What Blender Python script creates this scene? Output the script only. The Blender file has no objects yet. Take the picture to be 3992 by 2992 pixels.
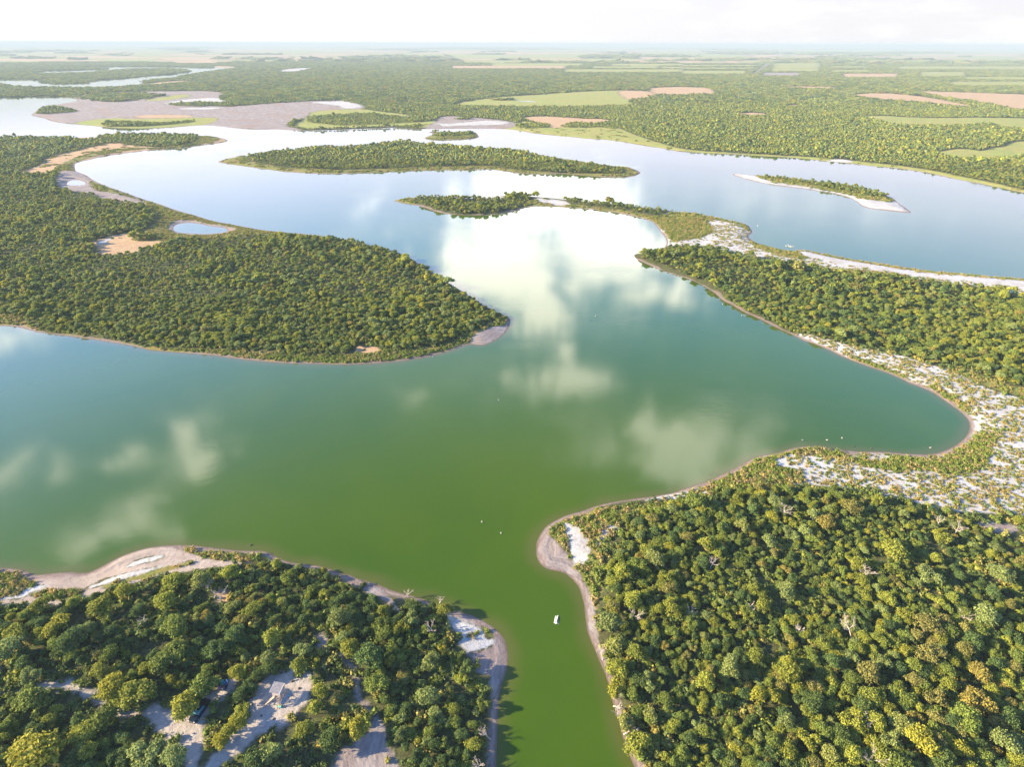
import bpy, bmesh, math, random
import numpy as np
from mathutils import Vector, Matrix, Euler
R_ = math.radians
rng = np.random.default_rng(7)
random.seed(7)
SC = bpy.context.scene

# ---------------------------------------------------------------- camera, sky, sun, exposure
CAM_H = 120.0
PITCH = R_(29.92)            # below the horizon
ROLL = R_(0.17)
FPX = 2307.0                 # focal length in photo pixels (3992 wide)
cam_d = bpy.data.cameras.new('camera')
cam_d.sensor_width = 36.0
cam_d.lens = 36.0 * FPX / 3992.0
cam_d.clip_start = 0.5
cam_d.clip_end = 400000.0
cam = bpy.data.objects.new('camera', cam_d)
SC.collection.objects.link(cam)
cam.matrix_world = Matrix.Translation((0, 0, CAM_H)) @ Matrix.Rotation(math.pi/2 - PITCH, 4, 'X') @ Matrix.Rotation(ROLL, 4, 'Z')
SC.camera = cam
CR = np.array(cam.matrix_world.to_3x3())

def at(px, py, z=0.0):
    """photo pixel (3992x2992) -> point on the horizontal plane at height z"""
    px = np.asarray(px, float); py = np.asarray(py, float)
    d = np.stack([(px-1996)/FPX, -(py-1496)/FPX, -np.ones_like(px)], -1) @ CR.T
    t = (z - CAM_H) / np.minimum(d[..., 2], -0.0008)
    return d[..., :2] * t[..., None]

SUN_EL, SUN_AZ = R_(19), R_(-3)      # low sun from the left (-x), slightly ahead
sun_dir = Vector((-math.cos(SUN_EL)*math.cos(SUN_AZ), math.cos(SUN_EL)*math.sin(SUN_AZ), math.sin(SUN_EL)))
sd = bpy.data.lights.new('sun', 'SUN'); sd.energy = 5.0; sd.angle = R_(1.0); sd.color = (1.0, 0.80, 0.47)
sun = bpy.data.objects.new('sun', sd); SC.collection.objects.link(sun)
sun.rotation_euler = sun_dir.to_track_quat('Z', 'Y').to_euler()
sun.location = (0, 0, 300)

SC.view_settings.view_transform = 'Standard'; SC.view_settings.look = 'None'
SC.view_settings.gamma = 1; SC.view_settings.use_curve_mapping = False
SC.view_settings.exposure = 2.2
SC.render.engine = 'CYCLES'
SC.cycles.use_denoising = True
SC.cycles.max_bounces = 5; SC.cycles.diffuse_bounces = 2; SC.cycles.glossy_bounces = 2
SC.cycles.transmission_bounces = 2; SC.cycles.transparent_max_bounces = 8; SC.cycles.volume_bounces = 0
SC.cycles.caustics_reflective = False; SC.cycles.caustics_refractive = False

class NT:
    """small helper for node trees"""
    def __init__(s, tree): s.t = tree; s.n = tree.nodes; s.l = tree.links
    def new(s, typ, **kw):
        n = s.n.new(typ)
        for k, v in kw.items(): setattr(n, k, v)
        return n
    def put(s, sock, v):
        if isinstance(v, bpy.types.NodeSocket): s.l.new(v, sock)
        elif v is not None: sock.default_value = v
    def math(s, op, a, b=None, c=None, clamp=False):
        n = s.new('ShaderNodeMath', operation=op, use_clamp=clamp)
        s.put(n.inputs[0], a); s.put(n.inputs[1], b); s.put(n.inputs[2], c)
        return n.outputs[0]
    def vmath(s, op, a, b=None, out=0):
        n = s.new('ShaderNodeVectorMath', operation=op)
        s.put(n.inputs[0], a); s.put(n.inputs[1], b)
        return n.outputs[out]
    def step(s, v, lo, hi, a=0.0, b=1.0):
        n = s.new('ShaderNodeMapRange', interpolation_type='SMOOTHSTEP')
        s.put(n.inputs[0], v); n.inputs[1].default_value = lo; n.inputs[2].default_value = hi
        n.inputs[3].default_value = a; n.inputs[4].default_value = b
        return n.outputs[0]
    def mix(s, f, a, b, mode='MIX'):
        n = s.new('ShaderNodeMix', data_type='RGBA', blend_type=mode)
        s.put(n.inputs[0], f)
        for i, v in ((6, a), (7, b)):
            if isinstance(v, tuple) and len(v) == 3: v = v + (1,)
            s.put(n.inputs[i], v)
        return n.outputs[2]
    def noise(s, vec, scale, detail=3, rough=0.55, dist=0.0, out=0):
        n = s.new('ShaderNodeTexNoise')
        if vec is not None: s.l.new(vec, n.inputs['Vector'])
        n.inputs['Scale'].default_value = scale; n.inputs['Detail'].default_value = detail
        n.inputs['Roughness'].default_value = rough; n.inputs['Distortion'].default_value = dist
        return n.outputs[out]
    def attr(s, name):
        return s.new('ShaderNodeAttribute', attribute_name=name).outputs['Fac']

# clouds of the evening sky, each at the place where the lake mirrors it: x, y = position over
# cloud height, then half sizes and density
def _cl(px, py, w, h, a):
    c = at(px, py); e = at(px+w, py); u = at(px, py-h)
    return (c[0]/CAM_H, c[1]/CAM_H, abs(e[0]-c[0])/CAM_H, abs(u[1]-c[1])/CAM_H, a)
K = 3992/2212.0
CLOUDS = [_cl(x*K, y*K, w*K, h*K, a) for x, y, w, h, a in [
    (1190, 480, 240, 85, 1.15), (1060, 560, 110, 55, 1.3), (1340, 540, 130, 60, 0.9), (1165, 665, 36, 44, 2.4), (1390, 540, 60, 40, 0.7),
    (1040, 590, 50, 30, 1.0), (1120, 620, 40, 30, 1.0), (1470, 640, 50, 24, 1.5), (20, 730, 80, 35, 1.2), (1215, 765, 26, 24, 0.75), (1150, 835, 110, 34, 1.0), (1240, 825, 50, 22, 0.5),
    (1500, 965, 200, 70, 1.4), (1400, 975, 60, 50, 0.55), (430, 925, 46, 36, 1.7), (425, 985, 42, 30, 1.7), (290, 962, 42, 26, 1.5),
    (545, 930, 20, 20, 0.95), (10, 1025, 40, 26, .9), (160, 995, 42, 16, 0.7), (320, 1070, 60, 30, 1.4), (240, 1130, 70, 30, 1.4),
    (330, 1158, 44, 18, 1.2), (200, 1160, 40, 16, 1.0), (380, 890, 60, 20, .8), (350, 1015, 40, 30, 0.5), (860, 850, 60, 22, 0.5), (800, 440, 22, 60, 0.45), (1780, 440, 260, 60, 0.35), (1200, 390, 240, 26, 0.6)]]
world = bpy.data.worlds.new('World'); SC.world = world
world.use_nodes = True
w = NT(world.node_tree); w.n.clear()
sky = w.new('ShaderNodeTexSky', sky_type='NISHITA', sun_disc=False)
sky.sun_elevation = SUN_EL; sky.sun_rotation = R_(-90) + SUN_AZ
sky.air_density = 1.0; sky.dust_density = 1.0; sky.ozone_density = 1.5
geo = w.new('ShaderNodeNewGeometry')
tc = w.new('ShaderNodeTexCoord')
D = tc.outputs['Generated']
sep = w.new('ShaderNodeSeparateXYZ'); w.l.new(D, sep.inputs[0])
zc = w.math('MAXIMUM', sep.outputs[2], 0.03)
P = w.new('ShaderNodeCombineXYZ')
w.l.new(w.math('DIVIDE', sep.outputs[0], zc), P.inputs[0]); w.l.new(w.math('DIVIDE', sep.outputs[1], zc), P.inputs[1])
nz = w.noise(P.outputs[0], 2.2, 6, 0.68, out=1)
off = w.vmath('SCALE', w.vmath('SUBTRACT', nz, (0.5, 0.5, 0.5))); off.node.inputs['Scale'].default_value = 0.55
PW = w.vmath('ADD', P.outputs[0], off)
acc = None
for (cx, cy, sx, sy, a) in CLOUDS:
    q = w.vmath('MULTIPLY', w.vmath('SUBTRACT', PW, (cx, cy, 0)), (1/sx, 1/sy, 0))
    g = w.math('MULTIPLY', w.math('EXPONENT', w.math('MULTIPLY', w.vmath('DOT_PRODUCT', q, q, out=1), -0.8)), a)
    acc = g if acc is None else w.math('ADD', acc, g)
fine = w.noise(PW, 5.0, 7, 0.66, .3)
hd = w.vmath('NORMALIZE', w.vmath('MULTIPLY', D, (1, 1, 0)))
hv = w.vmath('ADD', w.vmath('MULTIPLY', hd, (11, 11, 0)), w.vmath('MULTIPLY', D, (0, 0, 3.0)))
streak = w.noise(hv, 1.0, 5, .62)          # upright smear of the mirrored clouds, drawn into their shape
den = w.math('MULTIPLY', acc, w.step(fine, 0.3, 0.66, 0.3, 1.3))
den = w.math('MULTIPLY', den, w.step(streak, 0.3, 0.62, 0.35, 1.3))
dens = w.step(den, 0.12, 1.5)
# thin haze layer low over the horizon
low = w.step(sep.outputs[2], 0.02, 0.40, 1.0, 0.0)
skyc = w.vmath('MULTIPLY', sky.outputs[0], (0.05*0.65, 0.05*0.95, 0.05*1.4))
horc = w.mix(w.step(sep.outputs[0], -0.7, 0.7), (0.63, 0.535, 0.60), (0.57, 0.465, 0.54))
# pale cream band right over the horizon with faint far clouds
fc = w.noise(w.vmath('MULTIPLY', D, (3, 3, 14)), 2.2, 5, .6)
bandc = w.mix(w.step(sep.outputs[0], -0.6, 0.5), (.25, .246, .243), (.208, .205, .210))
bandc = w.mix(w.math('MULTIPLY', w.step(fc, .45, .7), .5), bandc, (.262, .255, .245))
horc = w.mix(w.step(sep.outputs[2], 0.06, 0.13), bandc, horc)
midc = w.mix(w.step(sep.outputs[0], -0.7, 0.5), (.24, .47, 1.0), (.06, .26, .58))
mid = w.step(sep.outputs[2], 0.30, 0.70, 1.0, 0.0)
c1 = w.mix(low, w.mix(mid, skyc, midc), horc)
cloudc = w.mix(w.step(sep.outputs[0], -0.8, 0.6), (1.75, 1.66, 1.58), (1.5, 1.44, 1.37))
gate = w.math('MULTIPLY', dens, w.step(sep.outputs[2], 0.08, 0.22))
c2 = w.mix(gate, c1, cloudc)
bg = w.new('ShaderNodeBackground'); w.l.new(c2, bg.inputs[0]); bg.inputs[1].default_value = 1.0
wo = w.new('ShaderNodeOutputWorld'); w.l.new(bg.outputs[0], wo.inputs[0])

# ---------------------------------------------------------------- survey of the shorelines
# outlines surveyed on the photograph in several enlargements; each tag gives origin and scale of one
TF = {'a': (0, 100, .6013), 'b': (1330, 100, .6013), 'c': (2660, 100, .602), 'd': (0, 700, .6013), 'e': (1330, 700, .6013),
      'f': (2660, 700, .602), 'g': (2400, 1500, .7197), 'p': (0, 2100, .6013), 'q': (1330, 2000, .6013), 'r': (2660, 1700, .7794),
      's': (3040, 1560, .4304), 't': (600, 2500, .33), 'u': (0, 2600, .4069), 'v': (1300, 2500, .2967), 'z': (0, 0, 1)}
def trace(s, z=0.0):
    out = []; tf = TF['z']
    for tok in s.split():
        if tok[-1] == ':': tf = TF[tok[:-1]]; continue
        x, y = tok.split(',')
        out.append((tf[0]+float(x)*tf[2], tf[1]+float(y)*tf[2]))
    a = np.array(out)
    return at(a[:, 0], a[:, 1], z)
def smooth(p, n=2):
    for _ in range(n):
        q = np.roll(p, -1, 0)
        p = np.stack([.75*p+.25*q, .25*p+.75*q], 1).reshape(-1, 2)
    return p

LAKE = '''p: -1000,170 -60,190 0,193 75,195 140,203 190,222 232,238 300,232 400,222 470,218 520,225 580,222 640,195 720,150 800,110
880,82 960,60 1040,50 1130,44 1250,45 1350,58 1440,68 1540,80 1640,82 1700,80 1760,100 1800,125 1860,150 1930,165 2050,175 2130,195
q: 0,395 60,405 110,430 180,445 260,475 330,505 420,530 500,550 600,590 700,620 790,648 860,670 930,705 990,745 1040,790 1068,840
1082,900 1083,960 1075,1020 1055,1080 1035,1140 1025,1200 1020,1280 1015,1400 1010,1500 1005,1650 1005,1800 1000,2300
2150,2300 1960,1800 1900,1650 1850,1530 1820,1440 1800,1350 1770,1260 1745,1180 1725,1080 1690,1000 1660,930 1640,880 1615,820
1595,770 1588,720 1580,650 1575,590 1560,540 1545,490 1515,450 1480,415 1440,388 1390,378 1340,368 1300,345 1275,310 1262,260
1265,200 1285,150 1310,110 1340,80 1390,50 1440,25 1500,5
g: -183,688 -100,655 0,635 80,622 160,612 240,600 320,585 370,565 430,545 500,525 550,500 580,485 625,465 680,435 720,410 770,390
830,378 900,365 940,348 1000,338 1060,333 1120,338 1180,350 1250,358 1330,365 1420,363 1500,368 1560,375 1620,378 1690,380 1750,370
1800,352 1850,325 1890,290 1915,255 1918,215 1905,185 1870,150 1820,115 1770,80 1720,45 1660,18
f: 1480,1325 1420,1295 1350,1262 1270,1235 1190,1208 1110,1180 1030,1148 970,1115 900,1085 840,1060 790,1048 740,1020 700,1000
640,975 580,945 520,915 470,890 420,870 370,845 320,810 280,795 255,780 220,745 180,715 130,685 70,655 0,632
e: 2150,615 2080,590 2010,562 1960,540 1920,520 1898,500 1900,485 1925,480 1960,478 1990,470 2050,460 2095,445 2112,420 2112,395
2095,370 2070,335 2045,300 2020,275 1980,260 1930,245 1880,235 1800,218 1720,205 1620,193 1520,185 1400,178 1300,174 1230,176
1180,185 1145,200 1090,212 1020,225 950,230 880,232 800,232 730,228 660,220 600,205 550,185 500,170 440,160 380,150 330,137
360,131 420,123 500,113 560,110 640,112 720,117 800,122 860,124 900,118 940,110 1000,105 1080,104 1180,107 1280,113 1400,124
1520,136 1640,148 1760,159 1880,172 2000,187 2100,200
f: 0,213 60,215 120,224 180,238 240,250 300,265 360,275 410,288 435,305 440,320 455,335 450,350 425,365 430,378 460,400 500,420
560,435 610,448 660,458 720,465 760,452 820,462 900,480 1000,500 1100,518 1200,535 1300,548 1400,565 1500,578 1600,595 1700,602
1800,610 1900,620 2000,630 2100,635 2212,645 2500,665 3000,700
c: 3000,1250 2500,1150 2212,1085 2100,1060 1980,1035 1850,1010 1700,980 1600,955 1500,940 1400,925 1300,915 1180,905 1100,895
1000,885 900,875 800,862 700,855 600,850 500,845 400,838 300,832 200,830 100,822
b: 2212,820 2150,810 2080,795 2000,785 1900,768 1800,750 1700,738 1600,735 1500,722 1400,715 1300,705 1200,690 1140,678 1060,670
980,668 880,668 780,668 680,670 560,670 480,672 400,668 330,660 250,668 150,668
a: 2212,676 2100,678 1980,682 1880,678 1800,672 1700,675 1600,672 1500,662 1420,652 1350,645 1250,648 1150,658 1050,665 950,668
850,668 750,665 650,655 550,645 450,638 360,625 310,612 290,600 230,590 198,580 215,568 235,556 240,546 260,530 300,524 345,516
400,505 500,490 505,475 480,462 420,458 330,460 200,460 100,465 0,465 -200,468 -600,470
-600,750 0,727 40,724 130,718 250,722 350,726 450,724 550,726 650,723 700,714 850,708 1000,704 1100,704 1200,706 1300,712 1370,718
1440,728 1482,745 1460,755 1400,765 1300,775 1240,785 1180,797 1100,800 1000,805 920,812 830,825 750,835 680,845 640,855 580,870
530,880 490,893 482,905 487,930 490,945 520,955 560,970 600,1000 650,1025 700,1045 760,1065 830,1090 900,1115 960,1135 1010,1150
d: 1060,168 1120,192 1200,215 1280,238 1360,264 1450,283 1540,298 1620,315 1700,328 1800,338 1900,348 2000,356 2100,368
e: 0,384 40,390 100,407 180,423 250,440 320,460 400,487 460,520 520,555 580,592 620,625 680,662 740,698 800,735 850,768 900,802
950,832 1000,858 1050,878 1080,890 1097,905 1097,930 1088,960 1060,1000 1020,1030 980,1055 930,1077 880,1075 840,1068 780,1085
720,1110 650,1130 580,1148 500,1162 400,1178 300,1188 200,1195 100,1200
d: 2212,1203 2100,1198 2000,1197 1900,1195 1800,1190 1700,1182 1600,1172 1500,1160 1400,1145 1300,1135 1200,1128 1100,1120
1000,1112 950,1105 880,1085 800,1070 700,1055 600,1038 500,1025 400,1012 300,1000 220,985 160,968 100,955 0,950 -100,945 -1000,920'''
ISLES = ['''a: 1408,882 1440,872 1500,855 1600,845 1700,830 1800,818 1900,806 2000,796 2100,787 b: 0,784 50,786 110,783 180,780 250,768
320,757 380,752 460,757 540,768 640,778 760,785 860,792 960,800 1060,807 1160,817 1260,832 1340,845 1420,860 1500,872 1580,887
1660,897 1760,909 1840,916 1900,930 1945,950 1930,965 1890,978 1840,985 1760,985 1680,980 1600,975 1500,965 1420,960 1340,965
1260,965 1200,960 1120,955 1060,945 1000,935 900,932 800,935 700,938 600,938 500,940 400,945 300,950 200,952 100,957
a: 2212,962 2100,962 2000,958 1900,952 1800,942 1700,928 1600,915 1500,900 1430,890''',
'''b: 530,733 560,717 600,706 590,697 555,688 640,686 700,691 760,688 870,688 880,702 898,722 870,732 800,738 700,742 600,742''',
'''c: 320,962 345,957 400,962 470,970 540,978 620,985 700,992 780,1005 860,1015 940,1025 1020,1037 1100,1047 1180,1060 1260,1080
1320,1100 1370,1120 f: 1400,155 1440,180 1480,210 1488,220 1450,215 1380,208 1300,200 1220,190 1170,175 1150,165 1140,150 1110,130
1060,112 1000,95 920,82 850,70 780,60 700,50 620,42 560,30 480,15 420,0 c: 350,975''']
PONDS = ['''a: -400,350 0,350 100,350 230,350 260,352 245,362 280,372 380,378 480,375 560,372 600,365 620,355 700,350 800,342 900,332
1000,322 1100,315 1180,308 1235,300 1240,290 1210,285 1100,278 980,280 900,278 820,282 720,290 640,295 560,305 480,308 400,308
300,312 210,310 240,298 330,292 450,290 560,285 720,280 700,274 600,272 450,272 560,266 800,265 1000,265 1200,268 1280,273
1400,272 1520,270 1500,280 1420,288 1380,295 1300,305 1250,315 1180,322 1140,335 1100,342 1000,348 930,355 905,375 960,378
1050,380 1040,385 980,385 900,388 850,390 760,400 600,403 450,403 300,400 200,400 120,395 60,385 20,378 -400,375''',
'''a: 428,1030 440,1012 470,1000 520,1003 555,1015 557,1032 500,1037 440,1036''',
'''d: 1120,318 1135,295 1180,282 1240,280 1310,290 1370,305 1440,310 1475,320 1475,340 1420,348 1340,355 1250,352 1160,345 1130,335''',
'''b: 1115,484 1180,486 1270,490 1260,496 1180,492''']

# open ground: kinds h = low green scrub, g = meadow, b = bare tan, m = grey mud, s = salt crust, t = dirt track, w = sand
# (kind, density of low shrubs, outline)
OPEN = [
('w', .03, '''p: -100,190 0,193 140,203 232,238 300,232 400,222 520,225 580,222 640,195 720,150 800,110 880,82 960,60 1130,44 1250,45
1440,68 1640,82 1700,80 1800,125 1860,150 1800,160 1700,150 1600,180 1500,200 1420,205 1300,215 1200,235 1050,260 900,300 800,330
700,360 560,410 460,450 300,450 200,440 120,490 60,470 -100,450'''),
('s', .04, 'p: 840,180 870,155 950,128 1060,108 1070,130 1000,160 920,178 860,195 800,200'),
('h', .95, 'p: 0,222 80,205 150,220 240,300 200,350 130,390 0,388 -100,380 -100,225'),
('h', .9, 'p: 210,370 380,335 540,345 550,380 460,420 320,425 220,395'),
('h', .55, 'p: 640,335 800,270 1000,225 1080,190 1180,180 1240,150 1290,160 1180,215 1040,250 860,300 720,350'),
('h', .95, 'p: 1130,50 1250,52 1340,62 1500,85 1640,88 1700,85 1750,115 1710,160 1560,162 1380,152 1290,122 1220,90 1140,70'),
('m', .04, '''q: 690,640 730,648 790,648 860,670 930,705 990,745 1040,790 1068,840 1082,900 1083,960 1075,1020 1055,1080 1035,1140
1020,1280 1010,1500 1005,1650 1000,2300 950,2300 955,1650 945,1500 960,1400 970,1300 985,1200 970,1060 930,1060 880,1045 860,980
820,930 770,860 740,800 700,770 680,700'''),
('s', .25, 'q: 690,660 760,700 860,735 920,765 935,830 1000,820 975,880 900,905 830,925 780,870 760,800 730,760 690,700'),
('h', .8, 'q: 905,738 950,738 1000,822 950,820 915,780'),
('m', .02, '''q: 1390,50 1340,80 1285,150 1262,200 1262,260 1300,345 1340,368 1440,388 1515,450 1560,540 1580,650 1595,770 1615,820
1660,930 1725,1080 1770,1260 1820,1440 1850,1530 1960,1800 2150,2300 2215,2300 2010,1800 1900,1530 1860,1400 1820,1260 1770,1080
1710,930 1665,820 1650,740 1635,620 1600,500 1560,400 1500,330 1450,255 1400,200 1350,140'''),
('h', .95, '''q: 1345,110 1440,30 1500,12 1560,0 g: -100,672 40,660 200,640 350,620 500,600 560,590 500,640 350,660 200,680 100,700
-20,730 q: 1800,90 1790,150 1740,210 1700,300 1670,400 1690,470 1665,560 1660,640 1640,600 1600,490 1550,400 1500,325 1450,250 1395,190'''),
('s', .02, 'q: 1440,65 1500,85 1560,130 1590,200 1612,260 1600,330 1560,350 1520,355 1500,310 1480,240 1460,160'),
('s', .8, 'q: 1690,80 1780,85 1800,130 1720,190 1660,230 1645,215 1690,150'),
('s', .3, 'p: -100,400 0,395 130,385 170,340 260,310 330,315 250,350 170,400 130,420 60,415 -100,420'), ('s', .3, 'p: 560,330 700,270 850,235 1000,205 1080,190 1000,225 860,265 700,310 600,345'),
# scrub and salt flat right of the lower bay
('s', .75, '''g: 100,640 320,585 430,545 550,500 625,465 720,410 830,378 940,348 1060,333 1180,350 1330,365 1500,368 1690,380 1800,352
1890,290 1918,215 1870,150 1770,80 1660,18 f: 1480,1325 1270,1235 1110,1180 970,1115 840,1060 740,1010 730,1000 800,1010 900,1040
1000,1065 1100,1095 1250,1120 1400,1150 1500,1180 1600,1215 1700,1240 1800,1290 1900,1340 2000,1380 2212,1440 3000,1900
g: 3000,900 2212,730 2050,710 1900,710 1800,705 1650,660 1550,635 1400,605 1250,575 1050,555 880,560 700,572 520,592 350,630'''),
('h', .97, '''g: 430,548 550,500 625,465 720,410 830,378 940,350 1060,338 1150,352 1250,385 1330,410 1430,425 1480,405 1560,400 1700,420
1790,405 1860,350 1920,280 2000,260 2060,310 2030,380 2010,440 1960,480 1880,500 1760,500 1600,480 1480,490 1350,460 1240,420
1150,400 1020,382 930,385 850,400 850,450 1000,480 1040,540 900,560 700,570 560,590 480,590'''),
('h', .9, 'g: 1690,10 1720,0 1780,40 1840,80 1900,110 1930,150 1890,160 1830,115 1770,75'),
('h', .9, 'f: 1030,1145 1130,1160 1170,1175 1300,1210 1400,1260 1500,1320 1440,1300 1300,1240 1180,1200'),
('h', .85, 'f: 1700,1240 1760,1210 1850,1250 2000,1310 2212,1380 2600,1500 2600,1560 2212,1430 2000,1370 1850,1310'),
# strip between both lakes on the right
('s', .55, '''e: 2020,275 2045,300 2095,370 2112,400 2095,430 2212,438 f: 60,440 200,455 300,475 400,505 550,535 700,558 830,570 1000,610
1200,628 1400,645 1600,680 1800,690 2000,715 2212,765 3000,900 3000,700 2500,665 2212,645 2000,630 1700,602 1500,578 1300,548
1100,518 900,480 820,462 760,452 720,465 610,448 500,420 460,400 425,370 455,335 435,305 360,275 240,250 120,224 0,213 e: 2140,215 2080,235'''),
('h', .9, 'e: 2020,240 2212,222 f: 0,220 60,215 180,238 300,265 435,300 440,345 400,330 380,300 280,280 170,262 180,330 210,345 120,390 0,400 e: 2150,420 2130,380 2080,320'),
('h', .95, 'f: 430,375 470,405 560,440 640,458 740,478 830,520 760,530 640,500 520,470 440,430'),
('h', .9, 'f: 760,455 900,480 1100,518 1300,548 1500,578 1700,602 1900,620 2212,645 2600,670 2600,690 2212,662 1900,635 1700,620 1500,596 1300,566 1100,534 900,497'),
('s', .02, 'f: 750,465 900,500 1100,540 1300,575 1500,605 1700,635 2000,655 2212,675 2700,720 2700,790 2212,710 2000,690 1700,650 1500,640 1250,590 1050,565 900,525 780,510'),
('h', .6, 'f: 830,560 900,575 1000,590 1200,600 1400,618 1500,640 1400,640 1200,624 1000,612 900,600'),
# peninsula between the lakes
('h', .8, 'e: 1180,187 1150,195 1200,165 1240,135 1300,120 1430,130 1445,165 1560,175 1700,190 1850,212 1960,235 2060,250 2212,215 2212,240 2100,300 2045,300 1980,260 1880,235 1720,205 1520,185 1300,174'),
('s', .05, 'e: 890,122 950,108 1040,106 1060,118 1040,136 960,136'),
('s', .25, 'e: 1240,135 1300,125 1430,140 1500,165 1400,172 1300,160'),
('h', .8, 'e: 330,137 360,131 500,113 470,125 460,140 500,168 440,160 380,150'),
# left shore, upper
('b', .25, '''a: 150,972 130,960 290,905 280,870 420,835 520,815 560,800 620,790 700,768 780,766 800,778 900,788 1000,792 1180,792 1240,785
1300,760 1300,714 1370,718 1440,728 1482,745 1400,765 1300,775 1180,797 1000,805 830,825 640,855 490,893 487,930 400,945 340,965'''),
('h', .75, 'a: 1290,714 1370,718 1440,730 1400,760 1300,772 1180,797 1000,803 900,808 760,825 600,855 500,885 480,930 500,950 380,945 340,965 400,900 520,850 640,820 800,800 1000,795 1200,782 1290,750'),
('b', .1, 'a: 460,730 640,727 630,742 540,748 500,742'),
('h', .8, 'a: 480,940 520,955 600,1000 700,1045 830,1090 960,1135 1060,1164 d: 1200,215 1360,264 1540,298 1700,328 1900,348 2212,384 2212,396 2000,385 1800,372 1650,362 1500,385 1400,392 1200,400 1080,425 1000,440 930,420 860,430 850,400 890,370 960,340 1000,300 1050,250 980,205 920,175 a: 945,1160 800,1115 700,1090 620,1068 590,1030 560,990'),
('m', .02, 'a: 380,955 480,940 560,980 600,1000 580,1030 600,1060 640,1080 740,1095 860,1122 945,1148 d: 945,165 900,168 820,160 720,152 660,135 640,110 560,95 440,85 370,55'),
('b', .12, 'd: 600,415 700,380 820,355 940,345 960,350 870,380 850,410 1000,410 1090,415 1000,445 900,470 820,498 700,500 600,510 660,470 620,440'),
('s', .3, 'd: 620,425 680,400 740,385 720,400 660,435'),
('m', .01, 'd: 1085,320 1120,280 1190,265 1290,275 1350,293 1440,300 1550,325 1500,345 1400,360 1250,364 1130,354'),
('h', .9, 'd: -100,890 0,885 130,900 220,950 300,985 220,985 100,955 -100,945'),
('h', .9, 'd: 300,985 450,1010 700,1040 900,1075 1100,1100 1300,1108 1600,1125 1800,1140 2000,1155 2212,1150 e: 100,1140 300,1130 500,1120 620,1100 720,1060 850,1010 950,960 1050,905 1085,893 1090,940 1060,1000 930,1077 840,1068 650,1130 400,1178 200,1195 d: 2212,1203 1900,1195 1600,1172 1300,1135 1000,1112 700,1055'),
('b', .2, 'e: 90,1130 100,1095 160,1088 240,1100 260,1130 180,1138'),
('m', .0, 'e: 1085,895 1097,905 1097,930 1088,960 1060,1000 1020,1030 930,1077 880,1075 840,1068 830,1045 900,1003 980,968 1050,958 1080,930'),
# far mud flats
('m', .0, '''a: 260,530 345,516 500,490 505,475 520,452 640,436 900,430 1000,428 1430,425 1440,455 1400,480 1462,498 1300,515 1450,532
1600,520 1800,505 2000,492 2212,490 b: 30,490 150,525 150,545 0,548 a: 2020,560 1990,600 1900,620 1840,655 1980,682 1880,678
1700,675 1500,662 1350,645 1150,658 950,668 750,665 550,645 360,625 290,600 198,580 235,556'''),
('g', .1, 'a: 460,635 700,600 900,610 1250,600 1400,598 1425,612 1350,645 1250,648 1150,658 950,668 750,665 550,645'),
('g', .1, 'a: 1890,655 2000,600 2010,560 2212,545 b: 160,545 240,560 420,578 450,600 600,605 620,640 400,655 330,655 150,662 a: 2212,668 2100,672 1980,672'),
('b', .05, 'a: 850,585 1100,580 1250,585 1260,600 900,605'),
('g', .0, 'a: 1080,460 1200,445 1250,455 1200,470 1050,490 900,492'),
('s', .0, 'a: 1060,505 1200,480 1400,468 1455,480 1462,498 1300,502 1100,515'),
('s', .0, 'a: 1120,540 1300,534 1450,532 1400,545 1250,548'),
('s', .0, 'a: 1980,500 2212,492 b: 30,490 150,525 100,540 0,540 a: 2212,525 2100,510'),
# far shore centre
('g', .2, 'b: 480,672 560,640 640,625 720,600 850,610 1000,625 1130,640 1190,620 1260,640 1350,670 1500,655 1600,670 1750,650 1830,680 1900,712 2000,745 2100,778 2212,805 c: 100,815 300,828 500,838 800,855 1000,870 1200,890 1500,925 1700,960 2212,1070 2600,1160 2212,1085 1850,1010 1500,940 1180,905 800,862 400,838 0,818 b: 2080,795 1800,750 1600,735 1400,715 1200,690 1060,670'),
('m', .0, 'b: 540,672 570,650 620,625 640,592 720,590 850,600 1000,612 1100,625 1140,645 1120,662 1060,670 880,668 680,670'),
('s', .0, 'b: 620,635 700,640 850,625 1000,618 1120,635 1000,650 800,650 650,660'),
('b', .0, 'b: 1180,600 1250,590 1450,598 1600,608 1700,610 1770,622 1650,645 1500,640 1420,668 1360,668 1300,635 1200,615'),
('s', .0, 'c: 920,880 1000,868 1100,880 1090,892 1000,884'),
('g', .02, 'b: 720,518 760,505 960,470 1200,455 1500,433 1780,420 2000,425 2040,450 1950,480 1860,485 1900,512 1800,522 1500,527 1200,527 1000,525 800,522'),
('b', .0, 'b: 1780,422 2000,427 2040,450 1950,478 1860,484 1820,460'),
('b', .0, 'b: 1970,405 2212,398 c: 0,400 180,403 225,452 100,447 0,454 b: 2050,452'),
('g', .02, 'c: 1170,592 1250,586 1400,592 1500,600 1700,602 1900,598 2212,603 2800,610 2800,690 2212,674 2050,660 2000,638 1900,643 1700,648 1400,652 1330,637 1240,612'),
('g', .02, 'c: 1640,828 1750,805 1850,805 1940,820 1990,800 2100,790 2110,765 2212,750 2800,740 2800,850 2212,854 2100,860 2000,867 1850,870 1740,852 1690,842'),
('b', .02, 'c: 1060,450 1280,436 1500,455 1650,478 1800,508 1930,530 1700,518 1500,498 1300,487'),
('b', .0, 'c: 1480,416 1600,428 1900,436 2212,448 2800,470 2800,560 2212,547 2100,535 1950,500 1700,470'),
('b', .0, 'c: 340,575 430,566 540,570 545,590 400,587'), ('b', .0, 'c: 680,516 750,514 740,524 690,523'),
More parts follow.
